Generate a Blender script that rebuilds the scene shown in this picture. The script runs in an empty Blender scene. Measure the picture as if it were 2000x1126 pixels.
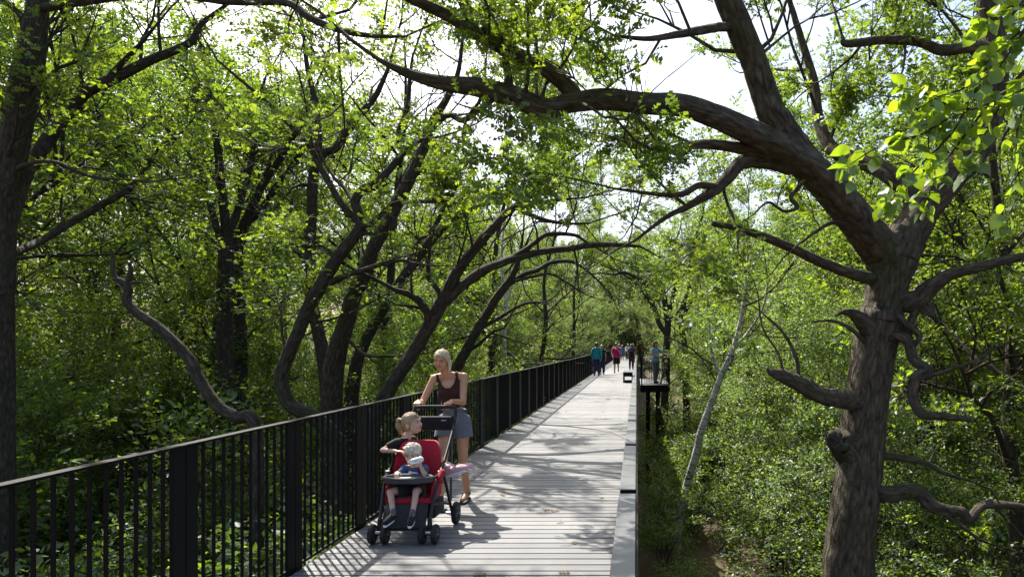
import bpy, bmesh, math, random
import numpy as np
from mathutils import Vector, Matrix

# ---------------------------------------------------------------- camera, sky, sun, exposure
scene = bpy.context.scene
COL = scene.collection
R = math.radians
EYE = 1.65            # camera height above the deck
FPX = 1333.33         # focal length in photo pixels (24 mm on 36 mm)
U0, V0 = 1243.0, 673.0

cam_d = bpy.data.cameras.new('camera')
cam_d.lens = 24.0
cam_d.sensor_width = 36.0
cam_d.shift_x = -(U0 - 1000.0) / 2000.0
cam_d.shift_y = (V0 - 563.0) / 2000.0
cam_d.clip_start = 0.05
cam_d.clip_end = 3000.0
cam = bpy.data.objects.new('camera', cam_d)
cam.location = (0, 0, EYE)
cam.rotation_euler = (R(90), 0, 0)
COL.objects.link(cam)
scene.camera = cam

SUN_EL, SUN_AZ = 51.0, 35.0          # azimuth: degrees to the left of the walkway's direction
SUN = Vector((-math.sin(R(SUN_AZ)) * math.cos(R(SUN_EL)), math.cos(R(SUN_AZ)) * math.cos(R(SUN_EL)), math.sin(R(SUN_EL))))
world = bpy.data.worlds.new('World')
scene.world = world
world.use_nodes = True
wn = world.node_tree
bg = wn.nodes['Background']
sky = wn.nodes.new('ShaderNodeTexSky')
sky.sky_type = 'NISHITA'
sky.sun_disc = False
sky.sun_elevation = R(SUN_EL)
sky.sun_rotation = R(-SUN_AZ)
sky.air_density = 1.0
sky.dust_density = 4.0
sky.ozone_density = 1.0
wn.links.new(sky.outputs[0], bg.inputs[0])
bg.inputs[1].default_value = 0.13

sun_d = bpy.data.lights.new('sun', 'SUN')
sun_d.energy = 5.0
sun_d.angle = R(0.53)
sun_d.color = (1.0, 0.95, 0.86)
sun_o = bpy.data.objects.new('sun', sun_d)
sun_o.rotation_euler = SUN.to_track_quat('Z', 'Y').to_euler()
sun_o.location = (-20, 30, 40)
COL.objects.link(sun_o)

scene.view_settings.view_transform = 'Standard'
scene.view_settings.look = 'None'
scene.view_settings.gamma = 1.0
scene.view_settings.use_curve_mapping = False
scene.view_settings.exposure = 1.12
scene.cycles.use_denoising = True
scene.cycles.denoising_prefilter = 'NONE'
scene.cycles.max_bounces = 3
scene.cycles.diffuse_bounces = 1
scene.cycles.glossy_bounces = 2
scene.cycles.transmission_bounces = 2
scene.cycles.use_adaptive_sampling = True
scene.cycles.adaptive_threshold = 0.02
scene.cycles.caustics_reflective = False
scene.cycles.caustics_refractive = False

# ---------------------------------------------------------------- materials
MATS = {}
def new_mat(name):
    m = bpy.data.materials.new(name)
    m.use_nodes = True
    MATS[name] = m
    nt = m.node_tree
    b = nt.nodes['Principled BSDF']
    return m, nt, b
def N(nt, t, **kw):
    n = nt.nodes.new(t)
    for k, v in kw.items():
        setattr(n, k, v)
    return n
def ramp(nt, stops):
    n = nt.nodes.new('ShaderNodeValToRGB')
    el = n.color_ramp.elements
    while len(el) < len(stops):
        el.new(0.5)
    for e, (p, c) in zip(el, stops):
        e.position = p
        e.color = (c[0], c[1], c[2], 1)
    return n
def noise(nt, scale, detail=4, rough=0.55, vec=None, dist=0.0):
    n = nt.nodes.new('ShaderNodeTexNoise')
    n.inputs['Scale'].default_value = scale
    n.inputs['Detail'].default_value = detail
    n.inputs['Roughness'].default_value = rough
    n.inputs['Distortion'].default_value = dist
    if vec is not None:
        nt.links.new(vec, n.inputs['Vector'])
    return n
def coords(nt, scale=(1, 1, 1), kind='Object'):
    tc = nt.nodes.new('ShaderNodeTexCoord')
    mp = nt.nodes.new('ShaderNodeMapping')
    mp.inputs['Scale'].default_value = scale
    nt.links.new(tc.outputs[kind], mp.inputs['Vector'])
    return mp.outputs[0]
def bump(nt, b, height, strength=0.4, dist=0.02):
    n = nt.nodes.new('ShaderNodeBump')
    n.inputs['Strength'].default_value = strength
    n.inputs['Distance'].default_value = dist
    nt.links.new(height, n.inputs['Height'])
    nt.links.new(n.outputs[0], b.inputs['Normal'])
    return n

def mottled(name, c1, c2, scale=8.0, rough=0.6, metal=0.0, bstr=0.15, stretch=(1, 1, 1), spec=0.4, bdist=0.004, sheen=0.0):
    m, nt, b = new_mat(name)
    v = coords(nt, stretch)
    n = noise(nt, scale, 5, 0.6, v)
    r = ramp(nt, [(0.3, c1), (0.7, c2)])
    nt.links.new(n.outputs[0], r.inputs[0])
    nt.links.new(r.outputs[0], b.inputs['Base Color'])
    b.inputs['Roughness'].default_value = rough
    b.inputs['Metallic'].default_value = metal
    b.inputs['Specular IOR Level'].default_value = spec
    if sheen:
        b.inputs['Sheen Weight'].default_value = sheen
    n2 = noise(nt, scale * 6, 3, 0.6, v)
    bump(nt, b, n2.outputs[0], bstr, bdist)
    return m

def leaf_mat(name, darks, lights, trans, gloss=0.045, rough=0.5):
    """darks/lights: reflectance ramp per leaf; trans: transmitted colour ramp per leaf."""
    m = bpy.data.materials.new(name)
    m.use_nodes = True
    MATS[name] = m
    nt = m.node_tree
    nt.nodes.clear()
    out = N(nt, 'ShaderNodeOutputMaterial')
    geo = N(nt, 'ShaderNodeNewGeometry')
    tc = N(nt, 'ShaderNodeTexCoord')
    ns = noise(nt, 0.55, 3, 0.6, tc.outputs['Object'])
    add = N(nt, 'ShaderNodeMath', operation='MULTIPLY_ADD')
    nt.links.new(geo.outputs['Random Per Island'], add.inputs[0])
    add.inputs[1].default_value = 0.55
    mul = N(nt, 'ShaderNodeMath', operation='MULTIPLY')
    nt.links.new(ns.outputs[0], mul.inputs[0]); mul.inputs[1].default_value = 0.45
    nt.links.new(mul.outputs[0], add.inputs[2])
    rd = ramp(nt, [(0.1, darks), (0.9, lights)])
    rt = ramp(nt, trans)
    nt.links.new(add.outputs[0], rd.inputs[0]); nt.links.new(add.outputs[0], rt.inputs[0])
    d = N(nt, 'ShaderNodeBsdfDiffuse'); nt.links.new(rd.outputs[0], d.inputs[0])
    t = N(nt, 'ShaderNodeBsdfTranslucent'); nt.links.new(rt.outputs[0], t.inputs[0])
    a = N(nt, 'ShaderNodeAddShader')
    nt.links.new(d.outputs[0], a.inputs[0]); nt.links.new(t.outputs[0], a.inputs[1])
    g = N(nt, 'ShaderNodeBsdfGlossy'); g.inputs['Roughness'].default_value = rough
    g.inputs[0].default_value = (0.9, 0.95, 1.0, 1)
    mx = N(nt, 'ShaderNodeMixShader'); mx.inputs[0].default_value = gloss
    nt.links.new(a.outputs[0], mx.inputs[1]); nt.links.new(g.outputs[0], mx.inputs[2])
    nt.links.new(mx.outputs[0], out.inputs[0])
    return m

leaf_mat('oak_leaf', (0.020, 0.034, 0.008), (0.05, 0.075, 0.016),
         [(0.12, (0.055, 0.095, 0.007)), (0.55, (0.125, 0.19, 0.011)), (0.86, (0.28, 0.34, 0.018)), (0.97, (0.40, 0.33, 0.02))])
leaf_mat('wood_leaf', (0.018, 0.034, 0.009), (0.05, 0.08, 0.018),
         [(0.12, (0.05, 0.092, 0.008)), (0.55, (0.115, 0.185, 0.013)), (0.88, (0.27, 0.34, 0.02)), (0.985, (0.38, 0.30, 0.02))])
leaf_mat('understory_leaf', (0.020, 0.040, 0.010), (0.055, 0.095, 0.02),
         [(0.12, (0.06, 0.105, 0.006)), (0.55, (0.14, 0.205, 0.010)), (0.92, (0.30, 0.36, 0.018))], gloss=0.05)
leaf_mat('birch_leaf', (0.03, 0.055, 0.02), (0.07, 0.11, 0.04),
         [(0.12, (0.08, 0.13, 0.016)), (0.6, (0.16, 0.225, 0.028)), (0.95, (0.27, 0.34, 0.04))], gloss=0.06)
leaf_mat('linden_leaf', (0.025, 0.05, 0.012), (0.055, 0.095, 0.02),
         [(0.12, (0.12, 0.19, 0.006)), (0.6, (0.22, 0.31, 0.010)), (0.95, (0.36, 0.44, 0.016))], gloss=0.05, rough=0.4)

leaf_mat('dry_leaf', (0.10, 0.055, 0.02), (0.22, 0.14, 0.05), [(0.2, (0.05, 0.03, 0.01)), (0.8, (0.10, 0.07, 0.02))], gloss=0.03)

def bark(name, c1, c2, c3, sx=9.0, sz=1.6, moss=0.0, bstr=1.0, bdist=0.03):
    m, nt, b = new_mat(name)
    at_ = N(nt, 'ShaderNodeAttribute'); at_.attribute_name = 'limb_co'
    mp_ = N(nt, 'ShaderNodeMapping'); mp_.inputs['Scale'].default_value = (sx, sx, sz)
    nt.links.new(at_.outputs['Vector'], mp_.inputs['Vector'])
    v = mp_.outputs[0]
    n1 = noise(nt, 1.6, 6, 0.62, v, 0.6)
    vo = N(nt, 'ShaderNodeTexVoronoi', feature='DISTANCE_TO_EDGE')
    vo.inputs['Scale'].default_value = 1.3
    mixv = N(nt, 'ShaderNodeVectorMath', operation='ADD')
    nt.links.new(v, mixv.inputs[0])
    sc = N(nt, 'ShaderNodeVectorMath', operation='SCALE'); sc.inputs['Scale'].default_value = 0.7
    nt.links.new(n1.outputs[1], sc.inputs[0]); nt.links.new(sc.outputs[0], mixv.inputs[1])
    nt.links.new(mixv.outputs[0], vo.inputs['Vector'])
    mm = N(nt, 'ShaderNodeMath', operation='MULTIPLY_ADD')
    nt.links.new(vo.outputs['Distance'], mm.inputs[0]); mm.inputs[1].default_value = 0.5
    m2 = N(nt, 'ShaderNodeMath', operation='MULTIPLY'); m2.inputs[1].default_value = 0.85
    nt.links.new(n1.outputs[0], m2.inputs[0]); nt.links.new(m2.outputs[0], mm.inputs[2])
    r = ramp(nt, [(0.28, c1), (0.5, c2), (0.8, c3)])
    nt.links.new(mm.outputs[0], r.inputs[0])
    col = r.outputs[0]
    if moss > 0:
        n3 = noise(nt, 1.1, 4, 0.6, coords(nt))
        r3 = ramp(nt, [(0.5, (0, 0, 0)), (0.75, (moss, moss, moss))])
        nt.links.new(n3.outputs[0], r3.inputs[0])
        mx = N(nt, 'ShaderNodeMix', data_type='RGBA')
        nt.links.new(r3.outputs[0], mx.inputs[0]); nt.links.new(col, mx.inputs[6])
        mx.inputs[7].default_value = (0.045, 0.06, 0.015, 1)
        col = mx.outputs[2]
    nt.links.new(col, b.inputs['Base Color'])
    b.inputs['Roughness'].default_value = 0.9
    b.inputs['Specular IOR Level'].default_value = 0.2
    bump(nt, b, mm.outputs[0], bstr, bdist)
    return m
bark('oak_bark', (0.022, 0.018, 0.013), (0.082, 0.068, 0.05), (0.18, 0.152, 0.115), 11.0, 3.4, 0.6, 1.0, 0.05)
bark('wood_bark', (0.022, 0.018, 0.015), (0.058, 0.048, 0.039), (0.12, 0.102, 0.082), 14.0, 4.5, 0.3, 1.0, 0.03)
bark('dead_bark', (0.04, 0.03, 0.022), (0.10, 0.078, 0.055), (0.20, 0.16, 0.115), 12.0, 3.0, 0.0, 0.9, 0.02)
# birch: white with dark bands
m, nt, b = new_mat('birch_bark')
at_ = N(nt, 'ShaderNodeAttribute'); at_.attribute_name = 'limb_co'
mp_ = N(nt, 'ShaderNodeMapping'); mp_.inputs['Scale'].default_value = (3, 3, 12)
nt.links.new(at_.outputs['Vector'], mp_.inputs['Vector'])
v = mp_.outputs[0]
n1 = noise(nt, 1.3, 5, 0.65, v, 0.4)
r = ramp(nt, [(0.34, (0.025, 0.022, 0.02)), (0.43, (0.30, 0.28, 0.25)), (0.56, (0.62, 0.60, 0.56))])
nt.links.new(n1.outputs[0], r.inputs[0]); nt.links.new(r.outputs[0], b.inputs['Base Color'])
b.inputs['Roughness'].default_value = 0.8
bump(nt, b, n1.outputs[0], 0.5, 0.01)

# weathered grey composite planks, grain along X, every plank a slightly different tone
m, nt, b = new_mat('deck_plank')
v = coords(nt, (2.2, 60, 60), 'Object')
oi = N(nt, 'ShaderNodeObjectInfo')
g1 = noise(nt, 1.0, 6, 0.65, v, 0.3)
stn = noise(nt, 1.4, 4, 0.6, coords(nt, (1, 1, 1), 'Object'))
gm = N(nt, 'ShaderNodeMath', operation='MULTIPLY_ADD'); gm.inputs[1].default_value = 0.5
nt.links.new(g1.outputs[0], gm.inputs[0])
sm = N(nt, 'ShaderNodeMath', operation='MULTIPLY_ADD'); sm.inputs[1].default_value = 0.3
nt.links.new(stn.outputs[0], sm.inputs[0])
rm = N(nt, 'ShaderNodeMath', operation='MULTIPLY'); rm.inputs[1].default_value = 0.28
nt.links.new(oi.outputs['Random'], rm.inputs[0]); nt.links.new(rm.outputs[0], sm.inputs[2])
nt.links.new(sm.outputs[0], gm.inputs[2])
r = ramp(nt, [(0.28, (0.105, 0.105, 0.108)), (0.52, (0.168, 0.167, 0.168)), (0.8, (0.255, 0.25, 0.246))])
nt.links.new(gm.outputs[0], r.inputs[0]); nt.links.new(r.outputs[0], b.inputs['Base Color'])
b.inputs['Roughness'].default_value = 0.55
b.inputs['Specular IOR Level'].default_value = 0.45
bump(nt, b, g1.outputs[0], 0.25, 0.004)

# powder coated black steel
m, nt, b = new_mat('black_steel')
v = coords(nt)
n1 = noise(nt, 5, 5, 0.6, v)
r = ramp(nt, [(0.3, (0.003, 0.0032, 0.004)), (0.7, (0.006, 0.0065, 0.008))])
nt.links.new(n1.outputs[0], r.inputs[0]); nt.links.new(r.outputs[0], b.inputs['Base Color'])
rr = N(nt, 'ShaderNodeMapRange'); rr.inputs[3].default_value = 0.5; rr.inputs[4].default_value = 0.65
nt.links.new(n1.outputs[0], rr.inputs[0]); nt.links.new(rr.outputs[0], b.inputs['Roughness'])
b.inputs['Specular IOR Level'].default_value = 0.14
bump(nt, b, noise(nt, 900, 2, 0.5, v).outputs[0], 0.1, 0.001)

# galvanised coping plates of the kerb: smooth pale metal with faint stains
m, nt, b = new_mat('coping')
v = coords(nt)
n1 = noise(nt, 3.0, 6, 0.62, v, 0.5)
r = ramp(nt, [(0.25, (0.095, 0.096, 0.097)), (0.6, (0.145, 0.146, 0.147)), (0.8, (0.19, 0.188, 0.185))])
nt.links.new(n1.outputs[0], r.inputs[0]); nt.links.new(r.outputs[0], b.inputs['Base Color'])
b.inputs['Metallic'].default_value = 0.25
rr = N(nt, 'ShaderNodeMapRange'); rr.inputs[3].default_value = 0.28; rr.inputs[4].default_value = 0.5
nt.links.new(n1.outputs[0], rr.inputs[0]); nt.links.new(rr.outputs[0], b.inputs['Roughness'])

# forest floor: leaf litter, soil, moss
m, nt, b = new_mat('forest_floor')
v = coords(nt)
n1 = noise(nt, 0.25, 6, 0.6, v); n2 = noise(nt, 9, 6, 0.7, v)
r1 = ramp(nt, [(0.35, (0.03, 0.022, 0.013)), (0.5, (0.07, 0.05, 0.028)), (0.62, (0.13, 0.09, 0.05)), (0.75, (0.04, 0.05, 0.016))])
mx = N(nt, 'ShaderNodeMath', operation='MULTIPLY_ADD'); mx.inputs[1].default_value = 0.45
nt.links.new(n2.outputs[0], mx.inputs[0])
m3 = N(nt, 'ShaderNodeMath', operation='MULTIPLY'); m3.inputs[1].default_value = 0.6
nt.links.new(n1.outputs[0], m3.inputs[0]); nt.links.new(m3.outputs[0], mx.inputs[2])
nt.links.new(mx.outputs[0], r1.inputs[0]); nt.links.new(r1.outputs[0], b.inputs['Base Color'])
b.inputs['Roughness'].default_value = 0.95
bump(nt, b, n2.outputs[0], 0.8, 0.05)

# ---------------------------------------------------------------- helpers
def link(o, parent=None):
    COL.objects.link(o)
    if parent is not None:
        o.parent = parent
    return o
def tag(o, label=None, cat=None, group=None, kind=None):
    if label: o['label'] = label
    if cat: o['category'] = cat
    if group: o['group'] = group
    if kind: o['kind'] = kind
    return o
def empty(name, loc=(0, 0, 0), rz=0.0):
    o = bpy.data.objects.new(name, None)
    o.empty_display_size = 0.1
    o.location = loc
    o.rotation_euler = (0, 0, rz)
    return link(o)
def mesh_np(name, V, F, mat, smooth=False, co=None):
    """V (n,3), F (m,k) numpy arrays with k = 3 or 4."""
    V = np.ascontiguousarray(V, dtype=np.float32); F = np.ascontiguousarray(F, dtype=np.int32)
    me = bpy.data.meshes.new(name)
    k = F.shape[1]
    me.vertices.add(len(V)); me.vertices.foreach_set('co', V.ravel())
    me.loops.add(F.size); me.loops.foreach_set('vertex_index', F.ravel())
    me.polygons.add(len(F))
    me.polygons.foreach_set('loop_start', np.arange(0, F.size, k, dtype=np.int32))
    me.polygons.foreach_set('loop_total', np.full(len(F), k, dtype=np.int32))
    if smooth:
        me.polygons.foreach_set('use_smooth', np.ones(len(F), dtype=bool))
    me.update(calc_edges=True)
    if co is not None:
        at_ = me.attributes.new('limb_co', 'FLOAT_VECTOR', 'POINT'); at_.data.foreach_set('vector', np.ascontiguousarray(co, dtype=np.float32).ravel())
    if mat: me.materials.append(MATS[mat])
    return me
def obj(name, me, parent=None, loc=None):
    o = bpy.data.objects.new(name, me)
    if loc is not None: o.location = loc
    return link(o, parent)
class MB:
    """collects simple solids into one mesh"""
    def __init__(s): s.V = []; s.F = []
    def add(s, vs, fs):
        k = len(s.V); s.V += [tuple(v) for v in vs]; s.F += [tuple(i + k for i in f) for f in fs]
        return s
    def box(s, x0, x1, y0, y1, z0, z1):
        return s.add([(x0, y0, z0), (x1, y0, z0), (x1, y1, z0), (x0, y1, z0), (x0, y0, z1), (x1, y0, z1), (x1, y1, z1), (x0, y1, z1)],
                     [(0, 3, 2, 1), (4, 5, 6, 7), (0, 1, 5, 4), (1, 2, 6, 5), (2, 3, 7, 6), (3, 0, 4, 7)])
    def tube(s, pts, rad, sides=10, caps=True):
        V, F = tube_np(np.array(pts, float), np.array([rad] * len(pts) if np.isscalar(rad) else rad, float), sides)
        k = len(s.V)
        s.add(V, F)
        if caps:
            n = len(pts)
            s.F.append(tuple(k + i for i in range(sides))[::-1]); s.F.append(tuple(k + (n - 1) * sides + i for i in range(sides)))
        return s
    def lathe(s, prof, c=(0, 0, 0), axis='z', sides=20):
        """prof: list of (radius, height); closed at both ends"""
        k = len(s.V); n = len(prof)
        for (r, h) in prof:
            for i in range(sides):
                a = 2 * math.pi * i / sides
                p = (r * math.cos(a), r * math.sin(a), h)
                if axis == 'x': p = (p[2], p[0], p[1])
                elif axis == 'y': p = (p[1], p[2], p[0])
                s.V.append((p[0] + c[0], p[1] + c[1], p[2] + c[2]))
        for j in range(n - 1):
            for i in range(sides):
                i2 = (i + 1) % sides
                s.F.append((k + j * sides + i, k + j * sides + i2, k + (j + 1) * sides + i2, k + (j + 1) * sides + i))
        s.F.append(tuple(k + i for i in range(sides))[::-1]); s.F.append(tuple(k + (n - 1) * sides + i for i in range(sides)))
        return s
    def mesh(s, name, mat, smooth=False, bevel=0.0):
        me = bpy.data.meshes.new(name)
        me.from_pydata(s.V, [], s.F)
        if bevel > 0:
            bm = bmesh.new(); bm.from_mesh(me)
            bmesh.ops.bevel(bm, geom=list(bm.edges), offset=bevel, segments=2, affect='EDGES', profile=0.5)
            bm.to_mesh(me); bm.free()
        if smooth:
            me.polygons.foreach_set('use_smooth', np.ones(len(me.polygons), dtype=bool))
            try: me.set_sharp_from_angle(angle=R(40))
            except Exception: pass
        me.update()
        me.materials.append(MATS[mat])
        return me
    def build(s, name, mat, parent=None, smooth=False, bevel=0.0):
        return obj(name, s.mesh(name, mat, smooth, bevel), parent)

def tube_np(P, rad, sides, disp=None, want_co=False, off=0.0):
    """swept tube; returns verts and quads. disp(theta, s) optional radial factor."""
    n = len(P)
    T = np.gradient(P, axis=0); T /= np.linalg.norm(T, axis=1)[:, None] + 1e-9
    ref = np.array([0.0, 0.0, 1.0]) if abs(T[0][2]) < 0.9 else np.array([1.0, 0, 0])
    A = np.cross(T[0], ref); A /= np.linalg.norm(A)
    As = [A]
    for i in range(1, n):
        A = A - T[i] * A.dot(T[i]); A /= np.linalg.norm(A) + 1e-9
        As.append(A)
    As = np.array(As); Bs = np.cross(T, As)
    th = np.linspace(0, 2 * math.pi, sides, endpoint=False)
    rr = rad[:, None] * np.ones((1, sides))
    if disp is not None:
        s = np.concatenate([[0], np.cumsum(np.linalg.norm(np.diff(P, axis=0), axis=1))])
        rr = rr * disp(th[None, :], s[:, None])
    V = P[:, None, :] + rr[:, :, None] * (np.cos(th)[None, :, None] * As[:, None, :] + np.sin(th)[None, :, None] * Bs[:, None, :])
    i = np.arange(n - 1)[:, None] * sides; j = np.arange(sides)[None, :]; j2 = (j + 1) % sides
    F = np.stack([i + j, i + j2, i + sides + j2, i + sides + j], axis=-1).reshape(-1, 4)
    if want_co:
        L_ = np.concatenate([[0], np.cumsum(np.linalg.norm(np.diff(P, axis=0), axis=1))]) + off
        rm_ = float(np.mean(rad)) * np.ones((len(P), 1))
        co = np.stack([rm_ * np.cos(th)[None, :] + off * 3.1, rm_ * np.sin(th)[None, :] + off, L_[:, None] * np.ones((1, sides))], -1).reshape(-1, 3)
        return V.reshape(-1, 3), F, co
    return V.reshape(-1, 3), F
def catmull(P, m):
    P = np.array(P, float)
    Q = np.vstack([2 * P[0] - P[1], P, 2 * P[-1] - P[-2]])
    out = []
    for i in range(1, len(Q) - 2):
        p0, p1, p2, p3 = Q[i - 1], Q[i], Q[i + 1], Q[i + 2]
        for t in np.linspace(0, 1, m, endpoint=False):
            out.append(0.5 * ((2 * p1) + (-p0 + p2) * t + (2 * p0 - 5 * p1 + 4 * p2 - p3) * t * t + (-p0 + 3 * p1 - 3 * p2 + p3) * t ** 3))
    out.append(Q[-2])
    return np.array(out)
def at(u, v, d):
    """photo pixel and distance -> point of the place"""
    return np.array([(u - U0) * d / FPX, d, EYE - (v - V0) * d / FPX])

# ---------------------------------------------------------------- ground
def ground_z(x, y):
    z = -4.9 + 0.0 * x
    z = z + np.where(y > 24, (y - 24) * 0.035, 0)
    z = z + np.where(x < -9, (-9 - x) * 0.10, 0) + np.where(x > 9, (x - 9) * 0.07, 0)
    z = z + 0.35 * np.sin(x * 0.31 + 1.0) * np.cos(y * 0.27) + 0.18 * np.sin(x * 0.9 + y * 0.7) + 0.10 * np.sin(x * 2.1 - y * 1.3)
    return z
g = np.concatenate([np.linspace(-700, -90, 16)[:-1], np.linspace(-90, 90, 181), np.linspace(90, 700, 16)[1:]])
gx, gy = np.meshgrid(g, g + 40)
cl = np.clip(gx, -60, 60); cy = np.clip(gy, -60, 130)
gz = ground_z(cl, cy)
n = len(g)
V = np.stack([gx, gy, gz], -1).reshape(-1, 3)
i, j = np.meshgrid(np.arange(n - 1), np.arange(n - 1), indexing='ij')
a = (i * n + j).ravel()
F = np.stack([a, a + 1, a + n + 1, a + n], -1)
tag(obj('ground', mesh_np('ground', V, F, 'forest_floor', True)), kind='structure')

# ---------------------------------------------------------------- boardwalk
Y0, Y1 = 1.2, 104.0
XL = -2.515
rng = np.random.default_rng(7)
walk = MB()
for bx in (-2.30, -1.55, -0.80, -0.12):
    walk.box(bx - 0.06, bx + 0.06, Y0, Y1, -0.40, -0.04)
boardwalk = walk.build('boardwalk', 'black_steel')
tag(boardwalk, 'long raised boardwalk of grey cross planks running into the wood', None, kind='structure')
def plank_mesh(w):
    return MB().box(-1.17, 1.165, -w / 2, w / 2, -0.032, 0.0).mesh('plank', 'deck_plank', False, 0.0035)
pm_w, pm_n = plank_mesh(0.1215), plank_mesh(0.0745)
pf_w, pf_n = plank_mesh(0.1345), plank_mesh(0.0875)      # farther off the joints look tighter
y = 5.04 - 0.094 / 2 - 3.0592          # the narrow plank that closes each bay sits about 5 m from the camera
k = 0; planks = []
yy = y
while yy < Y1:
    for q in range(21):
        planks.append((yy + 0.0706, 0)); yy += 0.1412
    planks.append((yy + 0.047, 1)); yy += 0.094
planks = [p for p in planks if p[0] > 3.3 and p[0] < Y1]
ext = MB()
for q, (py, nar) in enumerate(planks):
    if q < 300:
        o = obj('plank', ((pm_n if nar else pm_w) if q < 70 else (pf_n if nar else pf_w)), boardwalk, (-1.305 + rng.normal() * 0.001, py, rng.normal() * 0.0007))
    else:
        w = 0.0885 if nar else 0.1355
        ext.box(-2.475, -0.14, py - w / 2, py + w / 2, -0.032, rng.normal() * 0.0007)
o = ext.build('far_planks', 'deck_plank', boardwalk); o['kind'] = 'stuff'
for py in (9.0, 21.0, 33.0, 45.0, 57.0, 69.0):
    gz0 = float(ground_z(np.array(-1.2), np.array(py)))
    p = MB().box(-2.4, 0.0, py - 0.12, py + 0.12, -0.65, -0.40)
    p.tube([(-1.9, py, gz0 - 0.5), (-1.9, py, -0.6)], 0.12, 14).tube([(-0.5, py, gz0 - 0.5), (-0.5, py, -0.6)], 0.12, 14)
    p.build('pier', 'black_steel', boardwalk)

# ---------------------------------------------------------------- kerb with coping plates along the open side
kerb = MB().box(-0.004, 0.012, Y0, Y1, -0.42, 0.232).box(-0.160, -0.004, Y0, Y1, 0.0, 0.11).build('edge_kerb', 'black_steel')
tag(kerb, 'low black steel kerb with pale flat coping plates on the open side of the boardwalk', 'kerb')
joint = 6.43
kb_me = MB().box(-0.159, -0.0045, 0.004, 3.0592 - 0.194, 0.1105, 0.2415).mesh('kerb_block', 'black_steel', False, 0.003)
bay = 3.0592
yy = joint - 2 * bay
while yy < Y1 - 3:
    me = MB().box(-0.163, -0.007, 0.0, bay - 0.19, 0.2425, 0.252).mesh('coping', 'coping', False, 0.004)
    obj('coping_plate', me, kerb, (0, yy + 0.19, 0))
    obj('kerb_block', kb_me, kerb, (0, yy + 0.19, 0))
    yy += bay

# ---------------------------------------------------------------- railing on the left
railing = MB().box(XL - 0.012, XL + 0.012, Y0, Y1, -0.36, -0.03).build('railing', 'black_steel')
tag(railing, 'long black steel railing of upright flat bars along the left edge of the boardwalk', 'railing')
PW = 1.215
bal_me = MB().box(-0.009, 0.009, -0.0045, 0.0045, 0.03, 1.086).mesh('baluster', 'black_steel')
post_me = MB().box(-0.012, 0.012, -0.05, 0.05, -0.30, 1.086).mesh('post', 'black_steel', False, 0.002)
cap_me = MB().box(-0.030, 0.030, -PW / 2 + 0.004, PW / 2 - 0.004, 1.086, 1.10).mesh('cap_rail', 'black_steel', False, 0.002)
low_me = MB().box(-0.010, 0.010, -PW / 2 + 0.106, PW / 2 - 0.106, 0.01, 0.03).mesh('bottom_rail', 'black_steel')
far_b = MB()
npan = 0
yy = 3.795 - 2 * PW
while yy < Y1 - PW:
    c = yy + PW / 2
    near = npan < 30
    if near:
        obj('cap_rail', cap_me, railing, (XL, c, 0)); obj('bottom_rail', low_me, railing, (XL, c, 0))
    else:
        far_b.box(XL - 0.03, XL + 0.03, c - PW / 2 + 0.004, c + PW / 2 - 0.004, 1.086, 1.10)
    for s in (-1, 1):
        if near: obj('post', post_me, railing, (XL, c + s * (PW / 2 - 0.0535), 0))
        else: far_b.box(XL - 0.012, XL + 0.012, c + s * (PW / 2 - 0.0535) - 0.05, c + s * (PW / 2 - 0.0535) + 0.05, -0.3, 1.086)
    for q in range(10):
        by = c + (q - 4.5) * 0.0975
        if near: obj('baluster', bal_me, railing, (XL, by, 0))
        else: far_b.box(XL - 0.009, XL + 0.009, by - 0.0045, by + 0.0045, 0.0, 1.086)
    yy += PW; npan += 1
o = far_b.build('far_rail_sections', 'black_steel', railing); o['kind'] = 'stuff'

# ---------------------------------------------------------------- lookout platform with its own railing
LX0, LX1, LY0, LY1 = 0.16, 1.39, 28.2, 33.5
lookout = MB().box(LX0, LX1, LY0, LY0 + 0.03, -0.30, -0.004).box(LX1 - 0.03, LX1, LY0 + 0.03, LY1, -0.30, -0.004).box(LX0, LX1 - 0.03, LY1 - 0.03, LY1, -0.30, -0.004)\
    .box(LX0 + 0.1, LX0 + 0.2, LY0 + 0.03, LY1 - 0.03, -0.30, -0.05).box(0.75, 0.85, LY0 + 0.03, LY1 - 0.03, -0.30, -0.05).build('lookout_platform', 'black_steel')
tag(lookout, 'small lookout platform with black fascia and railing jutting out beyond the kerb', 'platform')
yy = LY0 + 0.035
lp = MB().box(-0.60, 0.60, -0.067, 0.067, -0.03, 0.0).mesh('plank', 'deck_plank', False, 0.003)
while yy < LY1 - 0.15:
    obj('plank', lp, lookout, ((LX0 + LX1) / 2 - 0.005, yy + 0.07, 0)); yy += 0.1412
def lrail(p0, p1):
    p0 = Vector(p0); p1 = Vector(p1); d = p1 - p0; L = d.length; ang = math.atan2(d.y, d.x)
    nb = max(2, int(L / 0.0975))
    me = MB().box(0, L, -0.03, 0.03, 1.10, 1.114).mesh('cap_rail', 'black_steel', False, 0.002)
    o = obj('cap_rail', me, lookout, p0); o.rotation_euler.z = ang
    o = obj('bottom_rail', MB().box(0, L, -0.01, 0.01, 0.02, 0.045).mesh('bottom_rail', 'black_steel'), lookout, p0); o.rotation_euler.z = ang
    bm_ = MB().box(-0.006, 0.006, -0.009, 0.009, 0.045, 1.10).mesh('baluster', 'black_steel')
    pm_ = MB().box(-0.03, 0.03, -0.012, 0.012, -0.02, 1.10).mesh('post', 'black_steel')
    for q in range(nb + 1):
        p = p0 + d * (q / nb)
        isp = q in (0, nb) or (q % 12 == 0)
        o = obj('post' if isp else 'baluster', pm_ if isp else bm_, lookout, p); o.rotation_euler.z = ang
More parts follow.
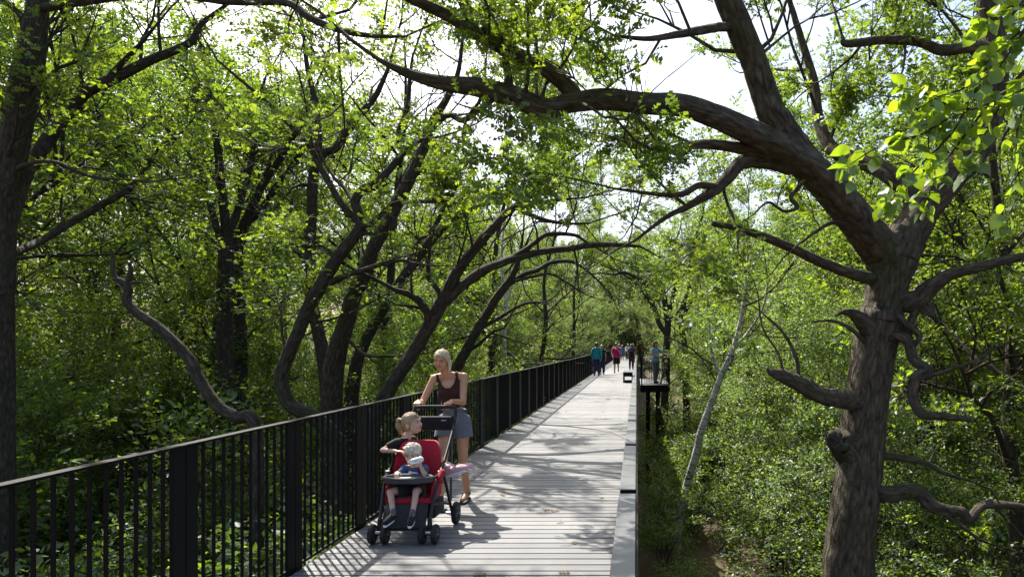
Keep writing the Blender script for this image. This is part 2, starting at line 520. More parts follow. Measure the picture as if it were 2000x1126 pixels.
lrail((LX0 + 0.06, LY0 + 0.06, 0), (LX1 - 0.03, LY0 + 0.06, 0))
lrail((LX1 - 0.03, LY0 + 0.13, 0), (LX1 - 0.03, LY1 - 0.12, 0))
lrail((LX1 - 0.03, LY1 - 0.05, 0), (LX0 + 0.06, LY1 - 0.05, 0))
for (sx, sy) in ((0.5, 29.6), (1.0, 32.2)):
    gz0 = float(ground_z(np.array(sx), np.array(sy)))
    MB().tube([(sx, sy, gz0 - 0.4), (sx, sy, -0.29)], 0.09, 12).build('support_post', 'black_steel', lookout)

# ---------------------------------------------------------------- bench beside the kerb
bench = empty('bench', (-0.375, 29.7, 0))
tag(bench, 'low dark box bench with a pale top standing against the kerb', 'bench')
MB().box(-0.21, 0.21, 0.0, 1.9, 0.43, 0.47).build('seat', 'coping', bench, False, 0.004)
MB().box(-0.205, 0.205, 0.004, 1.896, 0.27, 0.427).build('apron', 'black_steel', bench, False, 0.003)
MB().box(-0.205, -0.165, 0.004, 0.06, 0.0, 0.267).build('leg', 'black_steel', bench)
MB().box(0.165, 0.205, 0.004, 0.06, 0.0, 0.267).build('leg', 'black_steel', bench)
MB().box(-0.205, -0.165, 1.84, 1.896, 0.0, 0.267).build('leg', 'black_steel', bench)
MB().box(0.165, 0.205, 1.84, 1.896, 0.0, 0.267).build('leg', 'black_steel', bench)
MB().box(-0.162, 0.162, 0.006, 0.05, 0.0, 0.12).build('plinth', 'black_steel', bench)
# ---------------------------------------------------------------- trees
LEAF = {
 'diamond': (np.array([(0, 0, 0), (0.45, 0.27, 0.05), (1, 0, -0.06), (0.45, -0.27, 0.05)]), np.array([(0, 2, 1), (0, 3, 2)])),
 'round': (np.array([(0, 0, 0), (0.35, 0.36, 0.05), (1, 0, -0.06), (0.35, -0.36, 0.05)]), np.array([(0, 2, 1), (0, 3, 2)])),
 'oak': (np.array([(0, 0, 0), (0.36, 0, 0.02), (0.60, 0, 0.02), (0.82, 0, -0.01), (1, 0, -0.08),
                   (0.34, 0.25, 0.06), (0.34, -0.25, 0.06), (0.60, 0.34, 0.05), (0.60, -0.34, 0.05), (0.84, 0.24, 0.0), (0.84, -0.24, 0.0)]),
         np.array([(0, 1, 5), (0, 6, 1), (1, 2, 7), (1, 8, 2), (2, 3, 9), (2, 10, 3), (3, 4, 9), (3, 10, 4)])),
 'linden': (np.array([(0, 0, 0), (0.4, 0, 0.03), (0.75, 0, 0.0), (1.06, 0, -0.10), (0.02, 0.26, 0.05), (0.38, 0.43, 0.05), (0.72, 0.29, 0.0),
                      (0.02, -0.26, 0.05), (0.38, -0.43, 0.05), (0.72, -0.29, 0.0)]),
            np.array([(0, 1, 4), (4, 1, 5), (1, 2, 5), (5, 2, 6), (2, 3, 6), (0, 7, 1), (7, 8, 1), (1, 8, 2), (8, 9, 2), (2, 9, 3)])),
}
SX, SY = -SUN.x / SUN.z, -SUN.y / SUN.z      # where the shadow of a point at height z falls: (x + SX z, y + SY z)

def gap_noise(x, y):
    x = x * 1.45 + 0.25 * np.sin(y * 2.3); y = y * 1.35 + 0.2 * np.sin(x * 1.7)
    return (np.sin(x * 1.9 + 0.6 * np.sin(y * 0.8) + 1.3) * np.cos(y * 1.25 + 0.9 * np.sin(x * 1.3)) * 0.55
            + 0.35 * np.sin(x * 3.7 + 2.1 + y * 1.1) * np.sin(y * 2.9 - x * 1.7 + 0.5)
            + 0.30 * np.sin(x * 7.1 - y * 3.3) * np.sin(y * 6.1 + x * 2.0))
def clump(p, ph):
    return (math.sin(p[0] * 2.3 + ph[0] + 0.7 * math.sin(p[2] * 1.1)) * math.sin(p[1] * 2.1 + ph[1] + 0.6 * math.sin(p[0] * 1.3)) + 0.8 * math.sin(p[2] * 3.1 + ph[2] + 0.8 * math.sin(p[0] * 1.7 + p[1] * 1.3)))
def keep_leaf(P):
    """the canopy is open over the walkway: gaps that let the sun reach the planks, and nothing hangs into the path"""
    x, y, z = P[:, 0], P[:, 1], P[:, 2]
    sx, sy = x + SX * z, y + SY * z
    on = (sx > -3.1) & (sx < 0.35) & (sy > 0.5) & (z > 0)
    thr = np.interp(sy, [0, 4.5, 6.0, 9.0, 12.0, 16.0, 22, 45], [0.26, 0.22, 0.14, 0.04, -0.20, -0.50, -0.75, -0.85])
    thr = thr - 1.6 * np.exp(-((sx + 1.33) ** 2 / 0.16 + (sy - 6.15) ** 2 / 0.22)) - 1.1 * np.exp(-((sx + 1.62) ** 2 / 0.07 + (sy - 5.5) ** 2 / 0.09))
    ok = ~on | (gap_noise(sx, sy) < thr)
    ok &= ~((x > -2.75) & (x < 0.35) & (z < 3.0) & (z > -1.0) & (y < 102))
    dist = np.sqrt(x ** 2 + y ** 2 + (z - EYE) ** 2)
    ok &= dist > 3.2
    ok &= ~((dist < 5.4) & (x > -2.6) & (x < 2.2))
    return ok

# stretches of trunk that stand free of leaves: foliage between them and the path is pruned back
OPEN_ROWS = [
 ([(620, 830), (585, 802), (556, 768), (550, 731), (562, 697), (590, 630), (623, 565), (662, 500), (704, 445), (696, 400), (738, 355), (785, 302)], 11.0, 15, 0.8),
 ([(648, 800), (658, 693), (684, 605), (706, 548), (732, 480), (765, 420), (803, 345), (832, 280)], 13.0, 16, 0.65),
 ([(745, 790), (800, 700), (856, 603), (890, 535), (940, 470), (985, 420)], 12.0, 16, 0.75),
 ([(885, 573), (940, 531), (1013, 503), (1113, 485), (1213, 478)], 12.2, 10, 0.6),
 ([(463, 815), (411, 775), (377, 715), (338, 665), (283, 620), (248, 575), (252, 515)], 9.0, 13, 0.85),
 ([(441, 640), (441, 463), (433, 375), (425, 283)], 17.0, 14, 0.8), ([(463, 478), (513, 360), (570, 273)], 18.0, 12, 0.8), ([(448, 450), (473, 380), (493, 300)], 17.0, 10, 0.7), ([(480, 441), (532, 375), (590, 293)], 17.5, 9, 0.7), ([(606, 520), (610, 400), (613, 335)], 15.0, 13, 0.7),
 ([(1322, 1085), (1343, 940), (1370, 840), (1408, 735), (1441, 650)], 20.8, 15, 0.85),
 ([(1262, 690), (1285, 690), (1285, 750), (1262, 750)], 28.0, 42, 0.92), ([(1284, 660), (1284, 690)], 28.0, 26, 0.92),
 ([(1258, 800), (1262, 900)], 48.0, 14, 0.7),
 ([(1690, 800), (1735, 550), (1650, 400), (1600, 345), (1540, 298)], 9.3, 32, 0.8), ([(1560, 312), (1470, 262), (1400, 230)], 8.5, 27, 0.8), ([(1400, 230), (1260, 203), (1110, 205), (1000, 188), (870, 162)], 7.2, 20, 0.75), ([(1540, 270), (1478, 130), (1440, 30)], 8.6, 26, 0.65),
 ([(0, 560), (20, 320), (52, 150), (70, 20)], 9.9, 28, 0.6),
 ([(120, 238), (220, 155), (370, 85)], 10.8, 12, 0.6),
]
def open_view(P, r):
    u = U0 + P[:, 0] * FPX / P[:, 1]; v = V0 - (P[:, 2] - EYE) * FPX / P[:, 1]
    ok = np.ones(len(P), bool)
    for rows, d, hw, pr in OPEN_ROWS:
        near = (P[:, 1] < d) & (P[:, 1] > 0.5)
        if not near.any(): continue
        best = np.full(len(P), 1e9)
        for (u0, v0), (u1, v1) in zip(rows[:-1], rows[1:]):
            du, dv = u1 - u0, v1 - v0; tt = np.clip(((u - u0) * du + (v - v0) * dv) / (du * du + dv * dv), 0, 1)
            best = np.minimum(best, np.hypot(u - u0 - tt * du, v - v0 - tt * dv))
        ok &= ~(near & (best < hw) & (r.random(len(P)) < pr))
    return ok

class Tree:
    def __init__(s, seed, leaf='diamond', size=0.11, up=0.55, per_twig=18):
        s.r = np.random.default_rng(seed); s.tv = []; s.tf = []; s.bv = []; s.bf = []; s.nt = 0; s.nb = 0
        s.lp = []; s.ld = []; s.leaf = leaf; s.size = size; s.up = up; s.per = per_twig
        s.blocks = []; s.tc = []; s.bc = []; s.ph = s.r.uniform(0, 6.28, 3); s.cull = True
    def tube(s, P, rad, sides, main=False, disp=None):
        V, F, co = tube_np(P, rad, sides, disp, True, float(s.r.uniform(0, 9)))
        if main:
            s.tv.append(V); s.tf.append(F + s.nt); s.nt += len(V); s.tc.append(co)
        else:
            s.bv.append(V); s.bf.append(F + s.nb); s.nb += len(V); s.bc.append(co)
    def trunk(s, pts, sides=12, m=5, rough=0.07, close=True):
        """pts rows: x y z radius; a main limb of the tree"""
        Q = catmull(pts, m)
        P, rad = Q[:, :3].copy(), np.maximum(Q[:, 3], 0.006)
        r = s.r
        P[1:-1] += r.normal(size=(len(P) - 2, 3)) * rad[1:-1, None] * (0.012 if sides > 16 else 0.035)
        ph = r.uniform(0, 6.28, 8)
        def disp(th, t):
            k = rad[:, None]
            return 1 + rough * (np.sin(3 * th + ph[0] + 0.5 * t) * 0.6 + np.sin(5 * th + ph[1] - 0.4 * t + 0.8 * np.sin(1.1 * t + ph[4])) * 0.6
                                + np.sin(2 * th + 1.3 * t + ph[2]) * 0.35 + np.sin(2.1 * t + ph[3]) * 0.25 + 0.5 * np.sin(9 * th + ph[5] + 0.6 * np.sin(1.5 * t)) + 0.4 * np.sin(13 * th + ph[6] + 0.8 * np.sin(1.9 * t)))
        s.tube(P, rad, sides, True, disp)
        if close:   # blunt end
            e = P[-1] + (P[-1] - P[-2]) / (np.linalg.norm(P[-1] - P[-2]) + 1e-9) * rad[-1] * 0.6
            s.tube(np.array([P[-1], (P[-1] + e) / 2, e]), np.array([rad[-1], rad[-1] * 0.7, 0.002]), sides, True)
        return P, rad
    def grow(s, p, d, L, rad, level, kids=5, droop=0.0):
        r = s.r
        n = 4 if level else 3
        P = [np.array(p)]
        d = d / (np.linalg.norm(d) + 1e-9)
        for i in range(n):
            d = d + r.normal(size=3) * (0.20 if level else 0.15) + np.array([0, 0, 0.06 - droop])
            d /= np.linalg.norm(d)
            P.append(P[-1] + d * L / n)
        P = np.array(P)
        rd = np.linspace(rad, max(rad * 0.35, 0.003), n + 1)
        mid = P[n // 2][None]
        if level <= 1 and s.cull and not (keep_leaf(mid)[0] and open_view(mid, r)[0]):
            return
        s.tube(P, rd, 5 if level > 1 else (4 if level else 3))
        if level == 0:
            s.spray(P)
            return
        k = max(2, int(round(kids * r.uniform(0.75, 1.25))))
        for q in range(k):
            t = r.uniform(0.28, 1.0) if q < k - 1 else 1.0
            i = min(int(t * n), n - 1); f = t * n - i
            b = P[i] * (1 - f) + P[i + 1] * f
            tan = P[i + 1] - P[i]; tan /= np.linalg.norm(tan) + 1e-9
            side = r.normal(size=3); side[2] *= 0.55; side -= tan * side.dot(tan); side /= np.linalg.norm(side) + 1e-9
            a = r.uniform(0.5, 1.05) if q < k - 1 else r.uniform(0.0, 0.3)
            s.grow(b, tan * math.cos(a) + side * math.sin(a) + np.array([0, 0, 0.08]), L * r.uniform(0.48, 0.68), rad * 0.5, level - 1, kids, droop)
    def spray(s, P):
        if clump(P[1], s.ph) < -0.55: return
        r = s.r; m = int(r.uniform(0.8, 1.5) * s.per)
        t = r.uniform(0.15, 1.02, m) * (len(P) - 1)
        i = np.clip(t.astype(int), 0, len(P) - 2); f = (t - i)[:, None]
        B = P[i] * (1 - f) + P[i + 1] * f
        tan = P[-1] - P[0]; tan = tan / (np.linalg.norm(tan) + 1e-9)
        D = r.normal(size=(m, 3)); D[:, 2] = D[:, 2] * 0.45 - 0.12
        D += tan * 0.7
        D /= np.linalg.norm(D, axis=1)[:, None]
        B = B + D * r.uniform(0.01, 0.14, (m, 1)) + r.normal(size=(m, 3)) * 0.045
        s.lp.append(B); s.ld.append(D)
    def sprout(s, P, rad, per_m, L, level, t0=0.25, kids=5, up=0.25, droop=0.0):
        """side branches along a limb"""
        r = s.r
        seg = np.linalg.norm(np.diff(P, axis=0), axis=1); S = np.concatenate([[0], np.cumsum(seg)]); tot = S[-1]
        for q in range(max(1, int(per_m * tot * (1 - t0)))):
            d = r.uniform(t0, 1.0) * tot
            i = min(np.searchsorted(S, d) - 1, len(P) - 2); i = max(i, 0)
            f = (d - S[i]) / (seg[i] + 1e-9)
            b = P[i] * (1 - f) + P[i + 1] * f
            tan = (P[i + 1] - P[i]) / (seg[i] + 1e-9)
            side = r.normal(size=3); side -= tan * side.dot(tan); side /= np.linalg.norm(side) + 1e-9
            s.grow(b, side + tan * r.uniform(0.1, 0.8) + np.array([0, 0, up]), L * r.uniform(0.6, 1.2), min(rad[i] * 0.5, 0.012 * L + 0.006), level, kids, droop)
        tan = P[-1] - P[-2]
        s.grow(P[-1], tan, L, rad[-1] * 0.9, level, kids, droop)
    def leaves_mesh(s, name, mat, cull=True):
        if not s.lp:
            return None
        r = s.r
        P = np.vstack(s.lp); D = np.vstack(s.ld)
        if cull:
            k = keep_leaf(P) & open_view(P, r)
            for (A, B, rr, pr) in s.blocks:      # pruned back from a limb that stands clear of leaves
                ab = B - A; t = np.clip(((P - A) @ ab) / (ab @ ab), 0, 1)
                near = np.linalg.norm(P - (A + t[:, None] * ab), axis=1) < rr
                k &= ~(near & (r.random(len(P)) < pr))
            P, D = P[k], D[k]
        m = len(P)
        Nn = r.normal(size=(m, 3)) * (1 - s.up) * 1.2; Nn[:, 2] += 1.0 * s.up + 0.25
        Nn -= D * np.sum(Nn * D, axis=1)[:, None]; Nn /= np.linalg.norm(Nn, axis=1)[:, None] + 1e-9
        C = np.cross(Nn, D)
        tv, tf = LEAF[s.leaf]
        sz = s.size * np.clip(r.lognormal(0, 0.22, m), 0.5, 1.35)
        V = P[:, None, :] + sz[:, None, None] * (tv[None, :, 0:1] * D[:, None, :] + tv[None, :, 1:2] * C[:, None, :] + tv[None, :, 2:3] * Nn[:, None, :] * r.uniform(0.3, 2.5, (m, 1, 1)))
        F = tf[None] + (np.arange(m) * len(tv))[:, None, None]
        return mesh_np(name, V.reshape(-1, 3), F.reshape(-1, 3), mat)
    def build(s, name, base, bark_m, leaf_m, cull=True):
        root = empty(name, tuple(base))
        off = np.array(base)
        V = np.vstack(s.tv) - off
        obj('trunk', mesh_np('trunk', V, np.vstack(s.tf), bark_m, True, np.vstack(s.tc)), root)
        if s.bv:
            obj('branches', mesh_np('branches', np.vstack(s.bv) - off, np.vstack(s.bf), 'wood_bark' if bark_m == 'birch_bark' else bark_m, True, np.vstack(s.bc)), root)
        me = s.leaves_mesh('crown', leaf_m, cull)
        if me is not None:
            o = obj('crown', me, root)
            me.transform(Matrix.Translation(Vector(-off)))
        s.n_leaf = 0 if me is None else len(me.polygons)
        return root
def limb(rows):
    """rows: (u, v, d, width in photo pixels) -> x y z radius"""
    return np.array([list(at(u, v, d)) + [w * 0.5 * d / FPX] for (u, v, d, w) in rows])
def to_ground(L, flare=1.35, dx=0.0, dy=0.0):
    b = L[0]
    gz0 = float(ground_z(np.array(b[0] + dx), np.array(b[1] + dy)))
    if gz0 > b[2] - 0.5:
        gz0 = b[2] - 0.8
    mid = [b[0] + dx * 0.5, b[1] + dy * 0.5, (b[2] + gz0) * 0.5, b[3] * 1.08]
    return np.vstack([[[b[0] + dx, b[1] + dy, gz0 - 0.3, b[3] * flare * 1.25], [b[0] + dx * 0.93, b[1] + dy * 0.93, gz0 + 0.25, b[3] * flare]], [mid], L])

TRI = 0
def done(T, name, L0, bm_, lm_, label, cat='tree', group=None, cull=True):
    global TRI
    base = (L0[0][0], L0[0][1], L0[0][2] + 0.3)
    o = T.build(name, base, bm_, lm_, cull)
    TRI += T.n_leaf
    return tag(o, label, cat, group)

# --- the big oak on the right
T = Tree(11, 'oak', 0.125, 0.5, 27)
L0 = to_ground(limb([(1655, 1126, 9.4, 100), (1668, 1000, 9.4, 90), (1680, 900, 9.45, 87), (1690, 800, 9.5, 86), (1705, 700, 9.5, 83), (1720, 630, 9.5, 86), (1726, 600, 9.5, 78), (1735, 550, 9.5, 79), (1748, 500, 9.5, 84), (1765, 455, 9.55, 66)]), 1.25)
T.trunk(L0, 36, 9, 0.045, False)
oak_limbs = []
def OL(rows, per=0, L=2.2, lev=2, t0=0.3, sides=14, kids=4, up=0.2, droop=0.0, rough=0.08):
    P, rd = T.trunk(limb(rows), sides, 6, rough)
    oak_limbs.append((P, rd))
    if per: T.sprout(P, rd, per, L, lev, t0, kids, up, droop)
    return P, rd
OL([(1742, 540, 9.5, 74), (1725, 495, 9.45, 76), (1700, 462, 9.3, 72), (1650, 400, 9.0, 66), (1600, 345, 8.7, 63), (1540, 298, 8.4, 58), (1470, 262, 8.1, 50), (1400, 230, 7.9, 45), (1330, 207, 7.7, 42), (1260, 203, 7.5, 40), (1180, 195, 7.4, 40), (1110, 203, 7.3, 37), (1065, 214, 7.2, 39), (1000, 190, 7.1, 40), (930, 172, 7.0, 36), (860, 162, 6.9, 28), (800, 145, 6.9, 20), (745, 120, 6.9, 10)], 1.3, 1.5, 2, 0.42, 18)
OL([(1590, 330, 8.75, 56), (1545, 275, 8.8, 58), (1505, 210, 8.7, 53), (1478, 130, 8.6, 50), (1450, 60, 8.5, 51), (1415, -20, 8.4, 48), (1390, -100, 8.3, 38), (1370, -220, 8.2, 26), (1340, -340, 8.2, 12)], 1.5, 2.2, 2, 0.25, 16)
OL([(1448, 55, 8.5, 22), (1410, 54, 8.4, 18), (1360, 62, 8.2, 17), (1270, 76, 7.9, 10), (1200, 70, 7.7, 6)], 2.2, 1.3, 2, 0.4, 10)
OL([(1128, 195, 7.35, 34), (1106, 168, 7.3, 32), (1066, 136, 7.2, 29), (990, 98, 7.1, 27), (930, 64, 7.0, 25), (882, 34, 7.0, 23), (810, 0, 6.9, 20), (730, -40, 6.8, 12)], 2.0, 1.3, 2, 0.3, 12)
OL([(990, 186, 7.1, 20), (992, 150, 7.1, 16), (985, 108, 7.1, 12), (975, 60, 7.0, 8)], 1.5, 1.0, 1, 0.5, 8)
OL([(1510, 300, 8.3, 26), (1450, 290, 8.2, 23), (1390, 282, 8.0, 20), (1335, 286, 7.9, 16), (1285, 296, 7.7, 8)], 2.2, 1.3, 2, 0.4, 10)
OL([(1545, 325, 8.5, 36), (1500, 316, 8.4, 30), (1450, 318, 8.3, 28), (1425, 345, 8.2, 26), (1395, 372, 8.1, 22), (1350, 400, 8.0, 14), (1300, 425, 7.9, 9), (1240, 470, 7.8, 5)], 1.8, 1.4, 2, 0.45, 10, 5, 0.0, 0.05)
OL([(1400, 366, 8.1, 16), (1365, 362, 8.0, 13), (1335, 378, 8.0, 12), (1290, 380, 7.9, 9), (1200, 368, 7.6, 5)], 1.8, 1.3, 2, 0.4, 8, 5, 0.0, 0.04)
OL([(1412, 362, 8.15, 8), (1420, 395, 8.15, 6), (1438, 440, 8.15, 5), (1442, 490, 8.15, 3)], 0, 0, 0, 0, 6)
OL([(1705, 545, 9.4, 26), (1660, 533, 9.2, 22), (1600, 510, 9.0, 20), (1540, 482, 8.8, 18), (1480, 458, 8.6, 16), (1430, 443, 8.5, 13), (1393, 437, 8.4, 11)], 0, 0, 0, 0, 10)
OL([(1660, 440, 9.0, 12), (1625, 435, 8.9, 9), (1590, 455, 8.8, 7), (1555, 480, 8.7, 4)], 2.5, 1.0, 1, 0.5, 6)
OL([(1570, 330, 8.6, 12), (1560, 365, 8.6, 10), (1545, 385, 8.6, 9), (1558, 405, 8.6, 8), (1530, 412, 8.6, 6), (1500, 395, 8.6, 5), (1470, 420, 8.5, 3)], 2.0, 0.9, 1, 0.5, 6)
OL([(1745, 520, 9.6, 80), (1785, 440, 9.7, 70), (1830, 370, 9.8, 66), (1895, 300, 9.9, 58), (1935, 210, 10, 50), (1942, 110, 10, 43), (1930, 0, 10, 38), (1925, -120, 10, 30), (1930, -260, 10, 16)], 1.7, 2.4, 2, 0.4, 16)
OL([(1800, 410, 9.75, 44), (1755, 355, 9.9, 38), (1700, 322, 10.2, 33), (1630, 296, 10.6, 26), (1600, 240, 10.9, 22), (1590, 160, 11.1, 18), (1560, 60, 11.3, 13), (1530, -40, 11.4, 8)], 1.8, 2.2, 2, 0.3, 12)
OL([(1938, 98, 9.95, 24), (1905, 92, 9.8, 22), (1840, 99, 9.7, 21), (1800, 84, 9.6, 18), (1730, 78, 9.5, 17), (1655, 86, 9.3, 14), (1645, 70, 9.3, 6)], 1.5, 1.4, 2, 0.25, 10)
OL([(1745, 590, 9.4, 40), (1790, 585, 9.3, 40), (1815, 562, 9.2, 34), (1855, 535, 9.1, 24), (1910, 522, 9.0, 20), (1990, 502, 8.9, 16), (2100, 480, 8.8, 10)], 2.2, 1.5, 2, 0.4, 12)
OL([(1800, 590, 9.3, 34), (1812, 605, 9.25, 22), (1822, 614, 9.2, 14)], 0, 0, 0, 0, 10)
OL([(1790, 590, 9.3, 20), (1783, 620, 9.3, 16), (1772, 645, 9.3, 14), (1776, 668, 9.25, 12)], 0, 0, 0, 0, 8)
OL([(1725, 660, 9.35, 22), (1757, 657, 9.15, 20), (1775, 672, 9.1, 19), (1782, 700, 9.1, 19), (1800, 716, 9.05, 19), (1812, 726, 9.0, 19), (1792, 735, 9.0, 20), (1783, 755, 9.0, 18), (1786, 785, 8.95, 17), (1802, 808, 8.9, 17), (1840, 812, 8.85, 14), (1896, 818, 8.8, 10)], 0, 0, 0, 0, 12, 4, 0.2, 0.0, 0.13)
OL([(1740, 612, 9.35, 15), (1757, 620, 9.2, 13), (1780, 640, 9.15, 13), (1796, 655, 9.1, 12), (1787, 676, 9.1, 8)], 0, 0, 0, 0, 8)
OL([(1808, 738, 9.0, 10), (1850, 722, 8.9, 8), (1900, 706, 8.8, 7), (1940, 682, 8.8, 6), (2000, 655, 8.7, 4)], 2.0, 0.9, 1, 0.4, 6)
OL([(1695, 965, 9.4, 34), (1745, 962, 9.2, 33), (1790, 958, 9.1, 31), (1820, 985, 9.0, 28), (1850, 995, 9.0, 24), (1880, 998, 8.9, 21), (1893, 1014, 8.9, 19), (1925, 985, 8.9, 17), (2000, 990, 8.8, 14), (2090, 1000, 8.7, 8)], 1.8, 1.3, 2, 0.4, 12)
OL([(1830, 990, 9.0, 12), (1870, 1020, 8.95, 9), (1920, 1055, 8.9, 7), (2000, 1080, 8.8, 4)], 2.5, 1.0, 1, 0.4, 6)
OL([(1700, 885, 9.4, 16), (1760, 893, 9.2, 13), (1810, 905, 9.1, 11), (1850, 925, 9.0, 9), (1900, 940, 8.9, 5)], 2.0, 0.9, 1, 0.4, 8)
OL([(1675, 785, 9.35, 40), (1640, 780, 9.15, 35), (1605, 773, 9.0, 32), (1570, 755, 8.9, 29), (1535, 738, 8.8, 25), (1515, 730, 8.75, 19), (1503, 726, 8.7, 9), (1498, 718, 8.7, 4)], 0, 0, 0, 0, 14, 4, 0.2, 0.0, 0.12)
OL([(1560, 748, 8.9, 9), (1555, 700, 8.9, 8), (1530, 650, 8.9, 6), (1490, 612, 8.9, 3)], 2.2, 0.8, 1, 0.4, 6)
OL([(1530, 735, 8.8, 7), (1520, 690, 8.8, 5), (1490, 640, 8.8, 4), (1480, 570, 8.8, 3)], 2.2, 0.8, 1, 0.5, 6)
OL([(1705, 650, 9.4, 44), (1680, 622, 9.25, 30), (1662, 610, 9.15, 18), (1646, 609, 9.1, 10), (1632, 616, 9.05, 4)], 0, 0, 0, 0, 12)
OL([(1690, 668, 9.3, 9), (1660, 640, 9.15, 8), (1625, 626, 9.1, 6), (1585, 628, 9.0, 4)], 0, 0, 0, 0, 6)
OL([(1668, 885, 9.4, 66), (1645, 864, 9.3, 54), (1631, 853, 9.25, 38), (1623, 848, 9.2, 20)], 0, 0, 0, 0, 14, 4, 0.2, 0.0, 0.12)
for P, rd in oak_limbs[:3] + oak_limbs[9:10]:
    for q in range(0, len(P) - 8, 8):
        T.blocks.append((P[q], P[q + 8], 0.30, 0.55))
done(T, 'oak_tree', L0, 'oak_bark', 'oak_leaf', 'massive gnarled oak whose crooked limb arches over the boardwalk')

# --- trees along the left side, traced limb by limb
def traced(seed, name, label, trunk, limbs, leaf='oak', size=0.105, per=1.6, L=2.2, lev=2, bm_='wood_bark', lm_='oak_leaf', dx=0.0, dy=0.0, kids=5, per_twig=27, sides=14, top=True, clear=0.0, t0=0.3):
    T = Tree(seed, leaf, size, 0.5, per_twig)
    L0 = to_ground(limb(trunk), 1.3, dx, dy)
    P, rd = T.trunk(L0, sides, 6, 0.06)
    if top: T.sprout(P, rd, per * 0.8, L, lev, 0.55, kids)
    if clear:
        for q in range(0, len(P) - 6, 6): T.blocks.append((P[q], P[q + 6], clear, 0.7))
    for rows in limbs:
        opt = {}
        if isinstance(rows, tuple): rows, opt = rows
        P, rd = T.trunk(limb(rows), 10, 5, 0.07)
        pm = opt.get('per', per)
        if pm: T.sprout(P, rd, pm, opt.get('L', L), opt.get('lev', lev), opt.get('t0', t0), kids, opt.get('up', 0.25), opt.get('droop', 0.0))
    return done(T, name, L0, bm_, lm_, label)

traced(21, 'oak_tree', 'thick straight trunk cropped by the left edge of the picture',
       [(-10, 1050, 10, 64), (-8, 850, 10, 58), (-8, 700, 10, 56), (-6, 560, 10, 55), (2, 400, 10, 52), (20, 320, 10, 52), (34, 250, 10, 48), (52, 150, 9.95, 51), (67, 60, 9.9, 40), (76, -5, 9.9, 33), (90, -120, 9.8, 26), (100, -260, 9.8, 14)],
       [[(80, 16, 9.9, 18), (130, 8, 9.6, 16), (240, -6, 9.2, 14), (350, -8, 8.8, 14), (450, 3, 8.4, 14), (560, 6, 8.1, 13), (605, 35, 7.9, 14), (660, 58, 7.8, 13), (720, 70, 7.7, 10), (790, 72, 7.6, 5)],
        [(50, 50, 9.9, 14), (35, 25, 9.8, 11), (10, 5, 9.7, 9), (-40, -40, 9.6, 5)],
        [(15, 430, 10.1, 30), (45, 350, 10.5, 26), (85, 285, 10.9, 25), (120, 238, 11, 23), (165, 182, 11, 22), (220, 155, 11, 21), (290, 120, 11, 18), (370, 85, 11, 14), (392, 50, 11, 10), (440, 12, 11, 7)],
        [(205, 160, 11, 12), (235, 126, 10.9, 10), (270, 90, 10.8, 8), (300, 55, 10.7, 5)],
        [(0, 505, 10.2, 18), (80, 470, 11.5, 15), (130, 440, 12, 14), (190, 405, 12.4, 13), (250, 370, 12.6, 11), (282, 335, 12.6, 8), (312, 285, 12.6, 5)],
        [(20, 335, 10, 12), (70, 316, 9.8, 8), (115, 318, 9.7, 7), (150, 335, 9.6, 7), (190, 347, 9.5, 6), (235, 350, 9.4, 4)]],
       per=1.25, L=1.9, sides=22, clear=0.4)

# many-stemmed tree
traced(22, 'oak_tree', 'tree with several slim stems fanning up from one low fork',
       [(440, 740, 17, 34), (438, 640, 17, 31), (440, 560, 17, 30), (441, 490, 17, 26), (441, 463, 17, 17), (439, 425, 17, 17), (433, 375, 17, 16), (428, 325, 17, 15), (425, 283, 17, 14), (418, 238, 17, 12), (410, 195, 17, 10), (400, 110, 17, 6)],
       [[(436, 500, 17, 16), (428, 460, 16.9, 13), (418, 425, 16.8, 12), (408, 390, 16.7, 11), (397, 350, 16.6, 10), (385, 320, 16.5, 9), (360, 292, 16.4, 6)],
        [(444, 480, 17, 16), (450, 448, 17.2, 15), (461, 422, 17.4, 14), (473, 380, 17.5, 13), (485, 343, 17.6, 12), (493, 300, 17.7, 10), (502, 250, 17.8, 7), (505, 190, 17.8, 5)]],
       leaf='diamond', per=1.1, L=2.1, lm_='wood_leaf', clear=0.5, t0=0.4)
traced(23, 'oak_tree', 'pair of slim stems leaning right beside the fanned tree',
       [(470, 730, 18, 26), (466, 600, 18, 24), (463, 480, 18, 20), (475, 443, 18, 18), (490, 408, 18, 16), (513, 360, 18, 14), (540, 320, 18, 13), (570, 273, 18, 11), (600, 220, 18, 8), (625, 150, 18, 5)],
       [[(478, 441, 18, 14), (508, 413, 17.9, 12), (532, 375, 17.8, 12), (563, 335, 17.7, 11), (590, 293, 17.6, 9), (618, 245, 17.5, 6)],
        [(517, 350, 18, 9), (527, 315, 18, 8), (535, 285, 18, 7), (538, 240, 18, 4)]],
       leaf='diamond', per=1.0, L=2.0, lm_='wood_leaf', clear=0.5, t0=0.45)
traced(24, 'oak_tree', 'upright furrowed trunk rising behind the S curved tree',
       [(648, 1000, 15, 40), (645, 800, 15, 32), (634, 700, 15, 26), (620, 640, 15, 23), (611, 590, 15, 21), (606, 520, 15, 21), (608, 460, 15, 20), (610, 400, 15, 20), (613, 335, 15, 19), (632, 300, 15, 17), (655, 290, 15, 15), (676, 258, 15, 15), (702, 226, 15, 14), (735, 185, 15, 11), (760, 130, 15, 7)],
       [[(614, 330, 15, 15), (622, 280, 15, 13), (618, 210, 15, 11), (600, 130, 15, 9), (590, 40, 15, 5)],
        [(608, 365, 15, 9), (592, 360, 14.9, 7), (572, 367, 14.8, 4)]],
       leaf='diamond', per=1.2, L=2.1, clear=0.4, lm_='wood_leaf')
